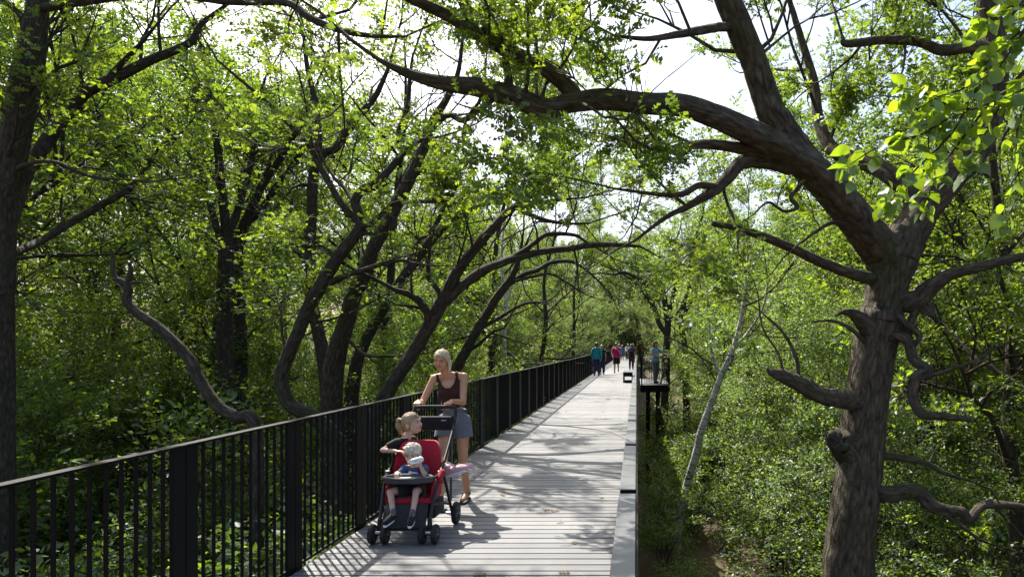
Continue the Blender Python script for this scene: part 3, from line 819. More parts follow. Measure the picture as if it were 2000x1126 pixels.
traced(25, 'oak_tree', 'S curved trunk that bows out over the railing with forking limbs',
       [(660, 900, 11.3, 34), (648, 850, 11.2, 32), (615, 815, 11.1, 28), (585, 802, 11, 27), (564, 786, 11, 25), (553, 760, 11, 24), (550, 731, 11, 24), (558, 705, 11, 24), (573, 670, 11, 24), (590, 630, 11, 24), (603, 600, 11, 24), (623, 565, 11, 24), (641, 533, 11, 24), (662, 500, 11, 23), (695, 458, 11, 21), (704, 440, 11, 20), (699, 413, 11, 17), (694, 394, 11, 16), (706, 373, 11, 16), (738, 355, 11, 15), (763, 328, 11, 14), (785, 302, 11, 12), (818, 276, 10.9, 9), (855, 268, 10.8, 5)],
       [[(696, 430, 11, 12), (684, 418, 11, 12), (663, 393, 11, 12), (645, 360, 11, 12), (625, 325, 11, 12), (608, 288, 11, 11), (588, 268, 10.9, 10), (565, 243, 10.8, 9), (525, 203, 10.7, 8), (478, 163, 10.6, 6), (425, 118, 10.5, 4)],
        [(690, 395, 11, 8), (675, 370, 11.2, 8), (655, 350, 11.3, 7)],
        [(785, 303, 11, 11), (779, 262, 11, 11), (789, 230, 11, 10), (797, 200, 11, 9), (800, 160, 11, 8), (806, 110, 11, 5)],
        ([(646, 552, 11, 14), (673, 539, 10.9, 11), (708, 528, 10.8, 10), (750, 514, 10.7, 8), (780, 509, 10.6, 6), (826, 517, 10.5, 5), (855, 519, 10.4, 3)], {'per': 0.5, 'L': 0.9}),
        [(698, 447, 11, 14), (730, 432, 10.9, 10), (770, 398, 10.8, 9), (840, 393, 10.7, 8), (920, 385, 10.6, 6)],
        ([(700, 455, 11, 9), (730, 457, 11, 7), (762, 455, 11, 4)], {'per': 0})],
       per=1.25, L=1.6, sides=18, clear=0.4, dx=0.3)
traced(26, 'oak_tree', 'stout leaning trunk with an angular bend left of the woman',
       [(650, 1000, 13, 46), (648, 900, 13, 44), (648, 800, 13, 42), (651, 730, 13, 40), (658, 693, 13, 37), (664, 668, 13, 34), (674, 640, 13, 31), (684, 605, 13, 29), (691, 580, 13, 29), (706, 548, 13, 29), (720, 513, 13, 28), (732, 480, 13, 27), (750, 450, 13, 26), (765, 420, 13, 25), (785, 380, 13, 24), (803, 345, 13, 22), (819, 308, 13, 20), (832, 280, 13, 18), (846, 236, 13, 16), (874, 190, 13, 13), (895, 140, 13, 9), (905, 60, 13, 5)],
       [[(845, 240, 13, 10), (880, 225, 13, 11), (905, 235, 12.8, 12), (935, 215, 12.7, 12), (966, 192, 12.6, 10), (1000, 160, 12.5, 6)],
        [(806, 340, 13, 14), (835, 330, 12.9, 12), (870, 332, 12.8, 12), (905, 375, 12.6, 11), (950, 380, 12.5, 11), (1000, 402, 12.3, 10), (1050, 425, 12.2, 9), (1100, 436, 12.1, 6), (1150, 436, 12, 4)],
        ([(668, 655, 13, 12), (682, 665, 12.9, 8), (702, 685, 12.8, 7), (725, 695, 12.7, 6), (785, 694, 12.5, 3)], {'per': 0.5, 'L': 0.8})],
       per=1.1, L=1.9, sides=18, clear=0.5)
traced(27, 'oak_tree', 'slender trunk slanting right behind the stout leaning trunk',
       [(680, 900, 16, 30), (685, 800, 16, 26), (690, 743, 16, 24), (697, 706, 16, 22), (707, 680, 16, 21), (722, 650, 16, 20), (742, 613, 16, 20), (762, 580, 16, 20), (788, 540, 16, 19), (825, 490, 16, 18), (850, 460, 16, 17), (872, 438, 16, 15), (895, 420, 16, 12), (930, 405, 16, 9), (965, 390, 16, 5)],
       [[(770, 570, 16, 12), (790, 530, 16.2, 12), (812, 480, 16.4, 10), (850, 440, 16.5, 8), (872, 400, 16.6, 5)]],
       leaf='diamond', per=1.1, L=1.8, lm_='wood_leaf', clear=0.4)
traced(28, 'oak_tree', 'dark oak behind the woman leaning right and forking into long low limbs',
       [(725, 860, 12, 30), (745, 790, 12, 29), (767, 748, 12, 27), (800, 700, 12, 26), (833, 645, 12, 26), (856, 603, 12, 26), (872, 574, 12, 24), (890, 535, 12, 21), (915, 500, 12, 19), (940, 470, 12, 18), (963, 445, 12, 17), (985, 420, 12.1, 15), (1003, 406, 12.2, 13), (1026, 388, 12.3, 11), (1050, 368, 12.4, 9), (1070, 345, 12.5, 6)],
       [[(868, 590, 12, 21), (888, 572, 12, 20), (913, 550, 12.1, 19), (940, 531, 12.2, 19), (975, 515, 12.4, 17), (1013, 503, 12.7, 15), (1063, 491, 13.1, 13), (1113, 485, 13.5, 12), (1163, 478, 13.9, 11), (1213, 478, 14.3, 9), (1250, 481, 14.6, 5)],
        [(985, 512, 12.5, 11), (1010, 497, 12.7, 10), (1033, 483, 12.9, 10), (1055, 465, 13.1, 9), (1075, 457, 13.3, 9), (1122, 459, 13.6, 7), (1150, 476, 13.8, 4)],
        [(838, 640, 12, 18), (836, 615, 11.9, 17), (825, 595, 11.8, 16), (812, 582, 11.7, 15), (795, 573, 11.6, 13), (772, 566, 11.5, 10)],
        ([(866, 585, 12, 13), (852, 562, 12, 11), (838, 545, 12, 10), (836, 520, 12, 8)], {'per': 0.6}),
        [(1003, 406, 12.2, 8), (1030, 402, 12.2, 9), (1080, 392, 12.3, 8), (1112, 388, 12.4, 5)],
        ([(838, 610, 12, 7), (815, 600, 11.9, 6), (790, 597, 11.8, 5), (772, 594, 11.7, 3)], {'per': 0.6})],
       per=1.2, L=1.5, sides=16, clear=0.35, t0=0.4)
traced(29, 'oak_tree', 'thin dark tree leaning right with bare twiggy lower limbs over the railing',
       [(860, 790, 16, 24), (875, 750, 16, 22), (892, 718, 16, 20), (910, 685, 16, 19), (930, 645, 16, 19), (950, 613, 16, 18), (970, 580, 16, 17), (990, 555, 16, 15), (1003, 533, 16, 12), (1012, 508, 16, 9), (1020, 470, 16, 5)],
       [[(985, 562, 16, 12), (1020, 537, 16.2, 10), (1050, 527, 16.4, 9), (1075, 513, 16.6, 8), (1113, 510, 16.9, 7), (1140, 523, 17.1, 5), (1163, 543, 17.3, 4), (1180, 560, 17.5, 3)],
        ([(930, 645, 16, 9), (968, 625, 16, 8), (1000, 605, 16.1, 7), (1028, 592, 16.2, 6), (1063, 590, 16.4, 4)], {'per': 0.8, 'L': 1.0}),
        ([(1000, 550, 16, 6), (1040, 540, 16.2, 6), (1075, 535, 16.4, 5), (1105, 550, 16.6, 4), (1135, 570, 16.8, 3)], {'per': 0.6, 'L': 0.9}),
        ([(905, 690, 16, 8), (935, 672, 15.8, 7), (960, 650, 15.7, 5), (985, 640, 15.6, 4)], {'per': 0.8, 'L': 1.0})],
       leaf='diamond', per=0.9, L=1.4, lm_='wood_leaf')
traced(30, 'dead_tree', 'bare broken trunk slanting down to the railing with two short snags on top',
       [(500, 850, 9, 24), (463, 815, 9, 23), (432, 798, 9, 22), (411, 775, 9, 21), (392, 745, 9, 21), (377, 715, 9, 21), (362, 690, 9, 20), (338, 665, 9, 19), (311, 640, 9, 18), (283, 620, 9, 18), (260, 604, 9, 17), (247, 585, 9, 17), (250, 562, 9, 15), (240, 551, 9, 14), (228, 545, 9, 10)],
       [([(246, 556, 9, 10), (254, 540, 9, 9), (255, 524, 9, 8), (252, 513, 9, 6)], {'per': 0}), ([(232, 550, 9, 9), (222, 530, 9, 7), (220, 505, 9, 6), (217, 487, 9, 4)], {'per': 0}),
        ([(250, 553, 9, 7), (270, 551, 9, 5), (292, 554, 9, 3)], {'per': 0}), ([(376, 712, 9, 6), (366, 700, 9, 4), (360, 712, 9, 2)], {'per': 0})],
       top=False, bm_='wood_bark')

# --- tree by the lookout, birches, thin stems on the right
traced(31, 'oak_tree', 'dark tree standing behind the lookout platform with limbs arching over the path',
       [(1297, 800, 36, 16), (1299, 720, 36, 15), (1301, 680, 36, 14), (1304, 631, 36, 13), (1299, 594, 36, 12), (1292, 569, 36, 11), (1269, 556, 35.5, 9), (1224, 533, 35, 6), (1200, 536, 35, 4)],
       [[(1300, 650, 36, 11), (1287, 631, 36, 10), (1279, 604, 36, 9), (1265, 580, 35.6, 8), (1251, 562, 35.2, 7), (1228, 542, 35, 4)],
        [(1303, 620, 36, 10), (1312, 590, 36, 9), (1318, 555, 36, 8), (1310, 520, 36, 6), (1320, 470, 36, 4)],
        [(1302, 670, 36, 9), (1325, 650, 35.5, 7), (1350, 640, 35, 5)]],
       leaf='diamond', size=0.12, per=1.3, L=2.8, lm_='wood_leaf', sides=12)
traced(32, 'oak_tree', 'second dark trunk right of the lookout platform',
       [(1340, 780, 33, 14), (1338, 710, 33, 14), (1336, 670, 33, 13), (1331, 640, 33, 12), (1333, 600, 33, 11), (1345, 560, 33, 9), (1350, 500, 33, 7), (1365, 440, 33, 5)],
       [[(1333, 620, 33, 8), (1350, 590, 32.6, 7), (1375, 575, 32.3, 5), (1400, 560, 32, 3)]],
       leaf='diamond', size=0.12, per=1.3, L=2.6, lm_='wood_leaf', sides=10)
traced(33, 'birch_tree', 'slanting white birch rising from the ravine floor',
       [(1324, 1080, 21, 16), (1324, 1040, 21, 16), (1330, 995, 21, 16), (1343, 940, 20.9, 15), (1360, 885, 20.8, 15), (1370, 840, 20.7, 14), (1388, 790, 20.6, 13), (1408, 735, 20.5, 13), (1422, 705, 20.4, 12), (1432, 680, 20.3, 11), (1441, 650, 20.2, 9), (1452, 600, 20.1, 8), (1458, 540, 20, 6), (1462, 470, 20, 4)],
       [[(1408, 735, 20.5, 7), (1390, 690, 20.6, 6), (1385, 640, 20.7, 5), (1375, 590, 20.8, 3)],
        [(1430, 685, 20.3, 6), (1460, 650, 20.1, 5), (1490, 600, 19.9, 4), (1500, 550, 19.8, 3)],
        [(1420, 712, 20.4, 6), (1450, 690, 20, 5), (1480, 690, 19.7, 3)]],
       leaf='round', size=0.085, per=1.9, L=2.1, bm_='birch_bark', lm_='birch_leaf', per_twig=26, t0=0.1)
traced(34, 'birch_tree', 'thin pale birch trunk seen above the railing behind the bare twigs',
       [(985, 800, 25, 10), (984, 730, 25, 9), (986, 690, 25, 8), (985, 640, 25, 8), (988, 600, 25, 7), (984, 560, 25, 6), (980, 500, 25, 5), (985, 430, 25, 3)],
       [[(986, 600, 25, 4), (1000, 560, 25, 3), (1010, 520, 25, 2)]], leaf='round', size=0.10, per=1.2, L=1.6, bm_='birch_bark', lm_='birch_leaf', sides=8)
traced(35, 'young_tree', 'short dark trunk in the ravine between the kerb and the birch',
       [(1296, 960, 29, 13), (1296, 913, 29, 13), (1295, 870, 29, 12), (1293, 830, 29, 10), (1285, 790, 29, 7), (1290, 750, 29, 4)],
       [], leaf='diamond', size=0.12, per=2.0, L=1.6, lm_='understory_leaf', sides=10)

# --- linden reaching in from the right, its broad leaves close to the camera
T = Tree(51, 'linden', 0.088, 0.35, 9); T.cull = False
lx, ly = 5.6, 5.2
gz0 = float(ground_z(np.array(lx), np.array(ly)))
L0 = np.array([[lx, ly, gz0 - 0.3, 0.24], [lx, ly, gz0 + 0.3, 0.19], [lx + 0.1, ly, 0.0, 0.16], [lx, ly + 0.1, 3.0, 0.14], [lx + 0.1, ly, 6.0, 0.09], [lx, ly, 8.5, 0.03]])
P, rd = T.trunk(L0, 16, 6, 0.05)
def LT(rows, w0, w1):
    pts = np.array([list(at(u, v, d)) for (u, v, d) in rows])
    rr = np.linspace(w0, w1, len(pts))[:, None]
    Q = catmull(np.hstack([pts, rr]), 5)
    T.tube(Q[:, :3], Q[:, 3], 6)
    return Q[:, :3]
main = np.array([[lx, ly, 4.2], [4.9, 5.15, 4.35], [4.2, 5.1, 4.2], list(at(2120, 60, 5.0)), list(at(2030, 130, 4.9))])
Q = catmull(np.hstack([main, np.linspace(0.05, 0.016, len(main))[:, None]]), 5); T.tube(Q[:, :3], Q[:, 3], 8)
def hang(P, n, sd=0.07):
    r = T.r
    t = r.uniform(0.08, 1.0, n) * (len(P) - 1); i = np.clip(t.astype(int), 0, len(P) - 2); f = (t - i)[:, None]
    B = P[i] * (1 - f) + P[i + 1] * f
    tan = P[-1] - P[0]; tan /= np.linalg.norm(tan)
    D = r.normal(size=(n, 3)) * 0.6 + tan * 0.75; D[:, 2] -= 0.35
    D /= np.linalg.norm(D, axis=1)[:, None]
    T.lp.append(B + D * 0.03 + r.normal(size=(n, 3)) * sd * 0.5); T.ld.append(D)
for rows, n in [([(2040, 130, 4.9), (2000, 174, 4.85), (1966, 186, 4.8), (1940, 198, 4.75), (1896, 216, 4.7), (1850, 232, 4.6), (1800, 246, 4.55)], 46),
                ([(1850, 232, 4.6), (1800, 262, 4.55), (1750, 275, 4.5), (1710, 290, 4.5), (1680, 308, 4.45), (1660, 322, 4.4)], 22),
                ([(1900, 215, 4.7), (1850, 205, 4.7), (1800, 180, 4.7), (1760, 172, 4.65)], 26),
                ([(1880, 225, 4.65), (1855, 265, 4.6), (1810, 310, 4.6), (1770, 350, 4.55), (1745, 385, 4.5), (1735, 400, 4.5)], 34),
                ([(1930, 205, 4.75), (1880, 270, 4.7), (1835, 330, 4.65), (1815, 380, 4.6), (1805, 400, 4.6)], 30),
                ([(1960, 190, 4.8), (1930, 250, 4.8), (1900, 300, 4.75), (1885, 330, 4.7)], 26),
                ([(2060, 60, 4.95), (2000, 60, 4.9), (1960, 90, 4.85), (1930, 120, 4.8), (1905, 150, 4.8)], 40),
                ([(2050, 20, 4.95), (1990, 10, 4.9), (1950, 25, 4.85), (1920, 50, 4.85)], 26),
                ([(2000, 60, 4.9), (1950, 130, 4.8), (1890, 170, 4.75), (1830, 190, 4.7), (1790, 215, 4.65)], 34),
                ([(2030, 130, 4.9), (1990, 240, 4.85), (1985, 310, 4.8), (1995, 370, 4.8)], 16),
                ([(2080, 140, 4.95), (2040, 250, 4.9), (2010, 330, 4.9), (1980, 400, 4.85), (1960, 430, 4.8)], 18)]:
    hang(LT(rows, 0.010, 0.003), int(n * 1.5))
P2 = np.array([[lx, ly, 6.5], [lx + 0.8, ly - 0.4, 7.4], [lx + 1.6, ly - 0.8, 8.0]]); T.sprout(P2, np.array([0.05, 0.04, 0.02]), 2, 1.5, 1, 0.2)
done(T, 'linden_tree', L0, 'wood_bark', 'linden_leaf', cull=False, label='linden branch with broad bright heart shaped leaves hanging in close at the upper right')

# --- tall trees close behind the railing whose crowns close the canopy, thinned over the path like the traced ones
def tall_here(seed, x, y, H, label, lean=(0, 0), r0=0.2, nl=17, L=3.0, size=0.115, per=20, crown0=0.38, lm_='oak_leaf'):
    T = Tree(seed, 'diamond', size, 0.5, per); r = T.r
    gz0 = float(ground_z(np.array(x), np.array(y)))
    n = 7; pts = []
    for q in range(n):
        t = q / (n - 1)
        pts.append([x + lean[0] * t ** 1.4 + r.normal() * 0.18 * t, y + lean[1] * t ** 1.4 + r.normal() * 0.18 * t, gz0 - 0.3 + H * t, r0 * ((1 - t) ** 0.8 * 0.95 + 0.06)])
    L0 = np.array(pts); L0[0][3] *= 1.3
    P, rd = T.trunk(L0, 14, 5, 0.06)
    for q in range(nl):
        t = crown0 + (1 - crown0) * (q + r.random()) / nl
        i = min(int(t * (len(P) - 1)), len(P) - 2); az = q * 2.4 + r.uniform(-0.5, 0.5)
        T.grow(P[i], np.array([math.cos(az), math.sin(az), r.uniform(0.05, 0.7) + 0.7 * t * t]), L * (1.15 - 0.7 * abs(t - 0.45)) * r.uniform(0.8, 1.2), max(0.012, rd[i] * 0.5), 3, 5)
    return done(T, 'oak_tree', L0, 'wood_bark', lm_, label)
tall_here(71, -7.6, 20.0, 16.5, 'tall trunk behind the two slanting oaks, second row from the railing', (0.8, 0.5))
tall_here(72, -6.3, 28.0, 16.0, 'tall oak close behind the railing where the bars merge to black', (1.2, 0.0))
tall_here(73, -5.6, 39.0, 15.0, 'tall tree behind the railing level with the man in teal', (1.0, -0.5))
tall_here(75, -5.4, 56.0, 15.0, 'tall tree behind the railing past the man in pink', (0.8, 0))

# ---------------------------------------------------------------- trees of the wood behind (a few kinds, copied)
def make_kind(seed, H, r0, lev, nl, L, leaf, size, per, crown0=0.3, lean=0.0, bm_='wood_bark', lm_='wood_leaf', kids=5, upn=0.5, stems=1, wob=0.25):
    T = Tree(seed, leaf, size, upn, per); T.cull = False
    r = T.r
    for sidx in range(stems):
        a = r.uniform(0, 6.28)
        top = np.array([math.cos(a), math.sin(a), 0]) * (lean + (0.35 * H * 0.35 if stems > 1 else 0)) * r.uniform(0.6, 1.2)
        n = 7; pts = []
        for q in range(n):
            t = q / (n - 1)
            p = top * t ** 1.3 + np.array([r.normal() * wob * t, r.normal() * wob * t, H * t])
            pts.append([p[0], p[1], p[2], r0 * ((1 - t) ** 0.8 * 0.95 + 0.06)])
        pts[0][2] = -0.6; pts[0][3] *= 1.3
        P, rd = T.trunk(np.array(pts), 10, 4, 0.06)
        S = len(P)
        for q in range(nl // stems):
            t = crown0 + (1 - crown0) * (q + r.random()) / (nl // stems)
            i = min(int(t * (S - 1)), S - 2)
            az = q * 2.4 + r.uniform(-0.5, 0.5)
            d = np.array([math.cos(az), math.sin(az), r.uniform(0.05, 0.8) + 0.7 * t ** 2])
            Lq = L * (1.15 - 0.75 * abs(t - 0.45)) * r.uniform(0.8, 1.2)
            T.grow(P[i], d, Lq, max(0.012, rd[i] * 0.5), lev, kids)
    return T
def store(T, bm_, lm_, cull):
    parts = {'trunk': mesh_np('trunk', np.vstack(T.tv), np.vstack(T.tf), bm_, True, np.vstack(T.tc))}
    if T.bv: parts['branches'] = mesh_np('branches', np.vstack(T.bv), np.vstack(T.bf), bm_, True, np.vstack(T.bc))
    parts['crown'] = T.leaves_mesh('crown', lm_, False)
    global TRI
    TRI += len(parts['crown'].polygons)
    return parts
KINDS = {
 'tall_a': store(make_kind(101, 15.5, 0.24, 3, 15, 3.6, 'diamond', 0.125, 20, 0.28, 1.0), 'wood_bark', 'wood_leaf', False),
 'tall_b': store(make_kind(102, 14.0, 0.20, 3, 14, 3.3, 'diamond', 0.125, 20, 0.22, 2.0), 'wood_bark', 'wood_leaf', False),
 'tall_c': store(make_kind(103, 16.5, 0.22, 3, 16, 3.2, 'diamond', 0.125, 19, 0.32, 0.6), 'wood_bark', 'oak_leaf', False),
 'mid_a': store(make_kind(104, 7.0, 0.08, 2, 22, 2.6, 'diamond', 0.092, 34, 0.12, 0.8, kids=6, upn=0.62), 'wood_bark', 'understory_leaf', False),
 'mid_b': store(make_kind(105, 5.6, 0.06, 2, 20, 2.3, 'round', 0.085, 34, 0.10, 0.9, kids=6, upn=0.62), 'wood_bark', 'understory_leaf', False),
 'mid_c': store(make_kind(106, 8.5, 0.09, 2, 26, 2.5, 'round', 0.078, 36, 0.12, 0.5, kids=6, upn=0.5), 'wood_bark', 'birch_leaf', False),
 'shrub_a': store(make_kind(107, 2.2, 0.025, 1, 24, 1.1, 'diamond', 0.08, 32, 0.10, 0.5, stems=6, wob=0.12, kids=6, upn=0.6), 'wood_bark', 'understory_leaf', False),
 'shrub_b': store(make_kind(108, 1.7, 0.02, 1, 24, 0.9, 'round', 0.07, 34, 0.05, 0.4, stems=6, wob=0.10, kids=6, upn=0.6), 'wood_bark', 'wood_leaf', False),
}
def place(kind, name, x, y, s, rz, label, group, cat, lm_=None):
    z = float(ground_z(np.array(float(np.clip(x, -60, 60))), np.array(float(np.clip(y, -60, 130)))))
    root = empty(name, (x, y, z), rz)
    root.scale = (s, s, s)
    for pn, me in KINDS[kind].items():
        obj(pn, me, root)
    tag(root, ADJ[kind] + ' ' + label, cat, group)
    return root
ADJ = {'tall_a': 'broad crowned', 'tall_b': 'leaning', 'tall_c': 'narrow crowned', 'mid_a': 'spreading', 'mid_b': 'round leafed', 'mid_c': 'pale fine leafed', 'shrub_a': 'taller pointed leafed', 'shrub_b': 'shorter round leafed'}
prng = np.random.default_rng(2024)
taken = [(-7.6, 20), (-6.3, 28), (-5.6, 39), (-5.4, 56), (-6.4, 11), (3.0, 9.5), (-9.2, 10), (1.3, 21), (1.6, 36), (2.4, 33), (-4.4, 12), (-5, 13), (-6.3, 15)]
def free(x, y, dmin):
    return all((x - a) ** 2 + (y - b) ** 2 > dmin * dmin for a, b in taken)
def scatter(n, xr, yr, dmin, kinds, name, label, group, cat, smin=0.8, smax=1.2, cond=None):
    c = 0; tries = 0
    while c < n and tries < n * 60:
        tries += 1
        x = prng.uniform(*xr); y = prng.uniform(*yr)
        if not free(x, y, dmin) or (cond and not cond(x, y)): continue
        taken.append((x, y))
        place(kinds[c % len(kinds)], name, x, y, prng.uniform(smin, smax), prng.uniform(0, 6.28), label, group, cat)
        c += 1
    return c
inL = lambda x, y: x > -0.97 * y - 6
inR = lambda x, y: x < 0.60 * y + 5
# tall trees behind the railing, ordered from near to far
scatter(8, (-24, -13.5), (12, 30), 4.6, ['tall_b', 'tall_a', 'tall_c'], 'wood_tree', 'tall tree in the wood behind the traced trunks left of the railing', 'tall trees left of the railing', 'tree', 0.85, 1.1, inL)
scatter(20, (-46, -11.5), (28, 80), 5.0, ['tall_a', 'tall_c', 'tall_b'], 'wood_tree', 'tall tree deep in the wood left of the railing', 'tall trees deep in the wood on the left', 'tree', 0.8, 1.05, inL)
scatter(16, (-46, 46), (82, 112), 5.5, ['tall_b', 'tall_c', 'tall_a'], 'wood_tree', 'far tree where the boardwalk runs out of sight', 'far trees at the end of the boardwalk', 'tree', 0.75, 1.0, lambda x, y: abs(x + 1.2) > 8 or y > 122)
scatter(24, (5.5, 42), (24, 78), 4.6, ['tall_a', 'tall_b', 'tall_c'], 'wood_tree', 'tall tree in the wood beyond the kerb on the right', 'tall trees right of the boardwalk', 'tree', 0.8, 1.05, inR)
scatter(7, (7.5, 17), (13, 26), 3.6, ['tall_b', 'tall_c'], 'wood_tree', 'tree standing behind the big gnarled oak', 'trees behind the big oak', 'tree', 0.7, 0.9, lambda x, y: x < 0.62 * y + 4 and x > 0.33 * y)
for q, (x, y, kd) in enumerate([(-6.2, 104, 'mid_a'), (-4.4, 107, 'mid_b'), (-1.8, 109, 'mid_a'), (1.0, 108.5, 'mid_a'), (3.2, 108, 'mid_b'), (5.2, 104, 'mid_a'), (-8.2, 101, 'mid_b'), (7.4, 101, 'mid_a'), (-0.2, 112, 'mid_a'), (-5.8, 98, 'mid_c'), (-3.0, 106, 'mid_c'), (-0.4, 107, 'mid_c'), (2.4, 105, 'mid_c'), (-4.6, 112, 'mid_a'), (4.4, 99, 'mid_c'), (0.6, 118, 'tall_b'), (-3.6, 121, 'tall_a'), (5.0, 116, 'tall_c'), (-10.5, 92, 'tall_a'), (-13.5, 100, 'tall_c'), (-9.5, 106, 'tall_b'), (-17, 95, 'tall_a'), (8.5, 104, 'tall_a'), (11.5, 94, 'tall_c'), (-8, 116, 'tall_a'), (-12, 118, 'tall_b'), (-6, 126, 'tall_c'), (-1, 127, 'tall_a'), (3.5, 125, 'tall_b'), (-15, 110, 'tall_a')]):
    taken.append((x, y)); place(kd, 'wood_tree', x, y, ([1.0, 1.1, 0.95, 1.05][q % 4] * (1.25 if y > 112 else 1.0)), q * 1.3, 'far tree where the boardwalk runs out of sight', 'far trees at the end of the boardwalk', 'tree')
# understory
scatter(32, (-26, -5.2), (9, 34), 2.1, ['mid_a', 'mid_b', 'mid_a'], 'understory_tree', 'young tree growing under the canopy left of the railing', 'young trees left of the railing', 'tree', 0.6, 0.95, lambda x, y: x > -1.0 * y - 2 and (x < -10.5 or y > 17.5) and x < -5.0)
scatter(24, (-22, -5.9), (34, 95), 2.6, ['mid_a', 'mid_c', 'mid_b'], 'understory_tree', 'young tree growing close behind the far end of the railing', 'young trees along the far railing', 'tree', 0.75, 1.15)
scatter(26, (3.2, 22), (11, 40), 2.2, ['mid_c', 'mid_a', 'mid_b', 'mid_a'], 'understory_tree', 'young tree in the ravine right of the boardwalk', 'young trees in the ravine', 'tree', 0.6, 1.0, lambda x, y: x < 0.62 * y + 2 and x > 0.105 * y + 1.9 and not (x < 4.4 and y < 19))
scatter(20, (4.6, 16), (40, 95), 2.6, ['mid_c', 'mid_b', 'mid_a'], 'understory_tree', 'young tree crowding the far kerb past the lookout', 'young trees beyond the lookout', 'tree', 0.75, 1.15)
scatter(70, (-18, -3.4), (3.5, 26), 1.15, ['shrub_a', 'shrub_b'], 'shrub', 'shrub on the ground behind the black railing', 'shrubs behind the railing', 'shrub', 1.0, 1.9, lambda x, y: x > -1.0 * y - 1)
scatter(40, (1.6, 16), (10, 34), 1.2, ['shrub_a', 'shrub_b'], 'shrub', 'shrub on the floor of the ravine right of the boardwalk', 'shrubs on the ravine floor', 'shrub', 0.7, 1.5, lambda x, y: x < 0.62 * y + 1 and not (x < 3.2 and y < 26))

for q, (x, y, sc, kd) in enumerate([(0.75, 11.0, 0.7, 'shrub_b'), (0.7, 13.2, 0.6, 'shrub_a'), (0.8, 15.5, 0.8, 'shrub_b'), (0.7, 18.0, 0.9, 'shrub_a'), (0.9, 20.4, 0.8, 'shrub_b'), (0.8, 23.0, 1.1, 'shrub_a'), (2.4, 25.0, 1.2, 'shrub_b'), (1.9, 22.8, 0.8, 'shrub_a'),
                                   (1.4, 26.0, 0.9, 'shrub_a'), (1.6, 27.2, 0.9, 'shrub_b'), (2.6, 28.8, 1.0, 'shrub_a'), (2.4, 30.4, 1.0, 'shrub_b'), (3.0, 32.2, 1.1, 'shrub_a'), (1.8, 35.0, 1.0, 'shrub_a'), (3.2, 35.2, 1.1, 'shrub_b'), (1.8, 40.0, 1.0, 'shrub_a'), (1.9, 46.0, 1.0, 'shrub_b'), (2.0, 52.0, 1.0, 'shrub_a')]):
    taken.append((x, y)); place(kd, 'shrub', x, y, sc, q * 2.1, 'shrub on the bank just below the kerb', 'shrubs below the kerb', 'shrub')
for q, (x, y, sc, kd) in enumerate([(4.7, 31.0, 0.85, 'mid_c'), (4.4, 37.0, 0.9, 'mid_c'), (5.6, 28.0, 0.8, 'mid_a'), (4.2, 43.0, 0.85, 'mid_a'), (4.8, 23.5, 0.7, 'mid_c'), (4.4, 50.0, 0.9, 'mid_c')]):
    taken.append((x, y)); place(kd, 'understory_tree', x, y, sc, q * 1.7, 'young tree close behind the lookout platform', 'young trees by the lookout', 'tree')

# ground cover: leaves and seedlings over the forest floor, too many to count
gr = np.random.default_rng(5)
m = 90000
gxp = np.concatenate([gr.uniform(-24, -2.6, m // 2), 0.35 + 21 * gr.random(m // 2) ** 1.5]); gyp = np.concatenate([gr.uniform(2, 36, m // 2), gr.uniform(8, 52, m // 2)])
den = np.sin(gxp * 0.9 + 1) * np.cos(gyp * 0.8) + 0.5 * np.sin(gxp * 2.3 - gyp * 1.9)
k = (den > -0.35) & ~((gxp > 1.5 + 0.12 * (gyp - 18)) & (gxp < 2.3 + 0.12 * (gyp - 18)) & (gyp > 14) & (gyp < 40))
gxp, gyp = gxp[k], gyp[k]
TG = Tree(60, 'diamond', 0.13, 0.55, 10)
TG.lp.append(np.stack([gxp, gyp, ground_z(gxp, gyp) + gr.gamma(1.6, 0.17, len(gxp))], -1))
D = gr.normal(size=(len(gxp), 3)); D[:, 2] *= 0.4; D /= np.linalg.norm(D, axis=1)[:, None]; TG.ld.append(D)
tag(obj('undergrowth', TG.leaves_mesh('undergrowth', 'understory_leaf', False)), 'leafy ground cover over the forest floor', None, kind='stuff')
# a few fallen leaves on the planks
fl = np.random.default_rng(9); m = 30
TF = Tree(61, 'oak', 0.085, 0.9, 10)
fx = fl.uniform(-2.4, -0.2, m); fy = 4.2 + 26 * fl.random(m) ** 1.4
TF.lp.append(np.stack([fx, fy, np.full(m, 0.008)], -1)); D = fl.normal(size=(m, 3)); D[:, 2] = 0.02; D /= np.linalg.norm(D, axis=1)[:, None]; TF.ld.append(D); TF.up = 0.97
tag(obj('fallen_leaves', TF.leaves_mesh('fallen_leaves', 'dry_leaf', False)), 'a few dry leaves fallen on the planks', None, kind='stuff')
# ---------------------------------------------------------------- materials for people and their things
def skin(name, c1, c2):
    m = mottled(name, c1, c2, 14, 0.48, 0, 0.06, (1, 1, 1), 0.4, 0.002)
    b = m.node_tree.nodes['Principled BSDF']
    b.inputs['Subsurface Weight'].default_value = 0.12
    b.inputs['Subsurface Radius'].default_value = (0.02, 0.008, 0.004)
    b.inputs['Subsurface Scale'].default_value = 0.5
skin('skin_tan', (0.50, 0.25, 0.14), (0.58, 0.31, 0.18))
skin('skin_fair', (0.56, 0.34, 0.25), (0.64, 0.41, 0.31))
skin('skin_far', (0.40, 0.23, 0.16), (0.48, 0.29, 0.21))
def hairm(name, c1, c2):
    m = mottled(name, c1, c2, 22, 0.42, 0, 0.7, (3, 3, 0.5), 0.5, 0.006)
hairm('hair_platinum', (0.60, 0.47, 0.28), (0.88, 0.75, 0.52))
hairm('hair_white_blond', (0.62, 0.55, 0.42), (0.85, 0.79, 0.66))
hairm('hair_blond', (0.26, 0.165, 0.085), (0.46, 0.33, 0.19))
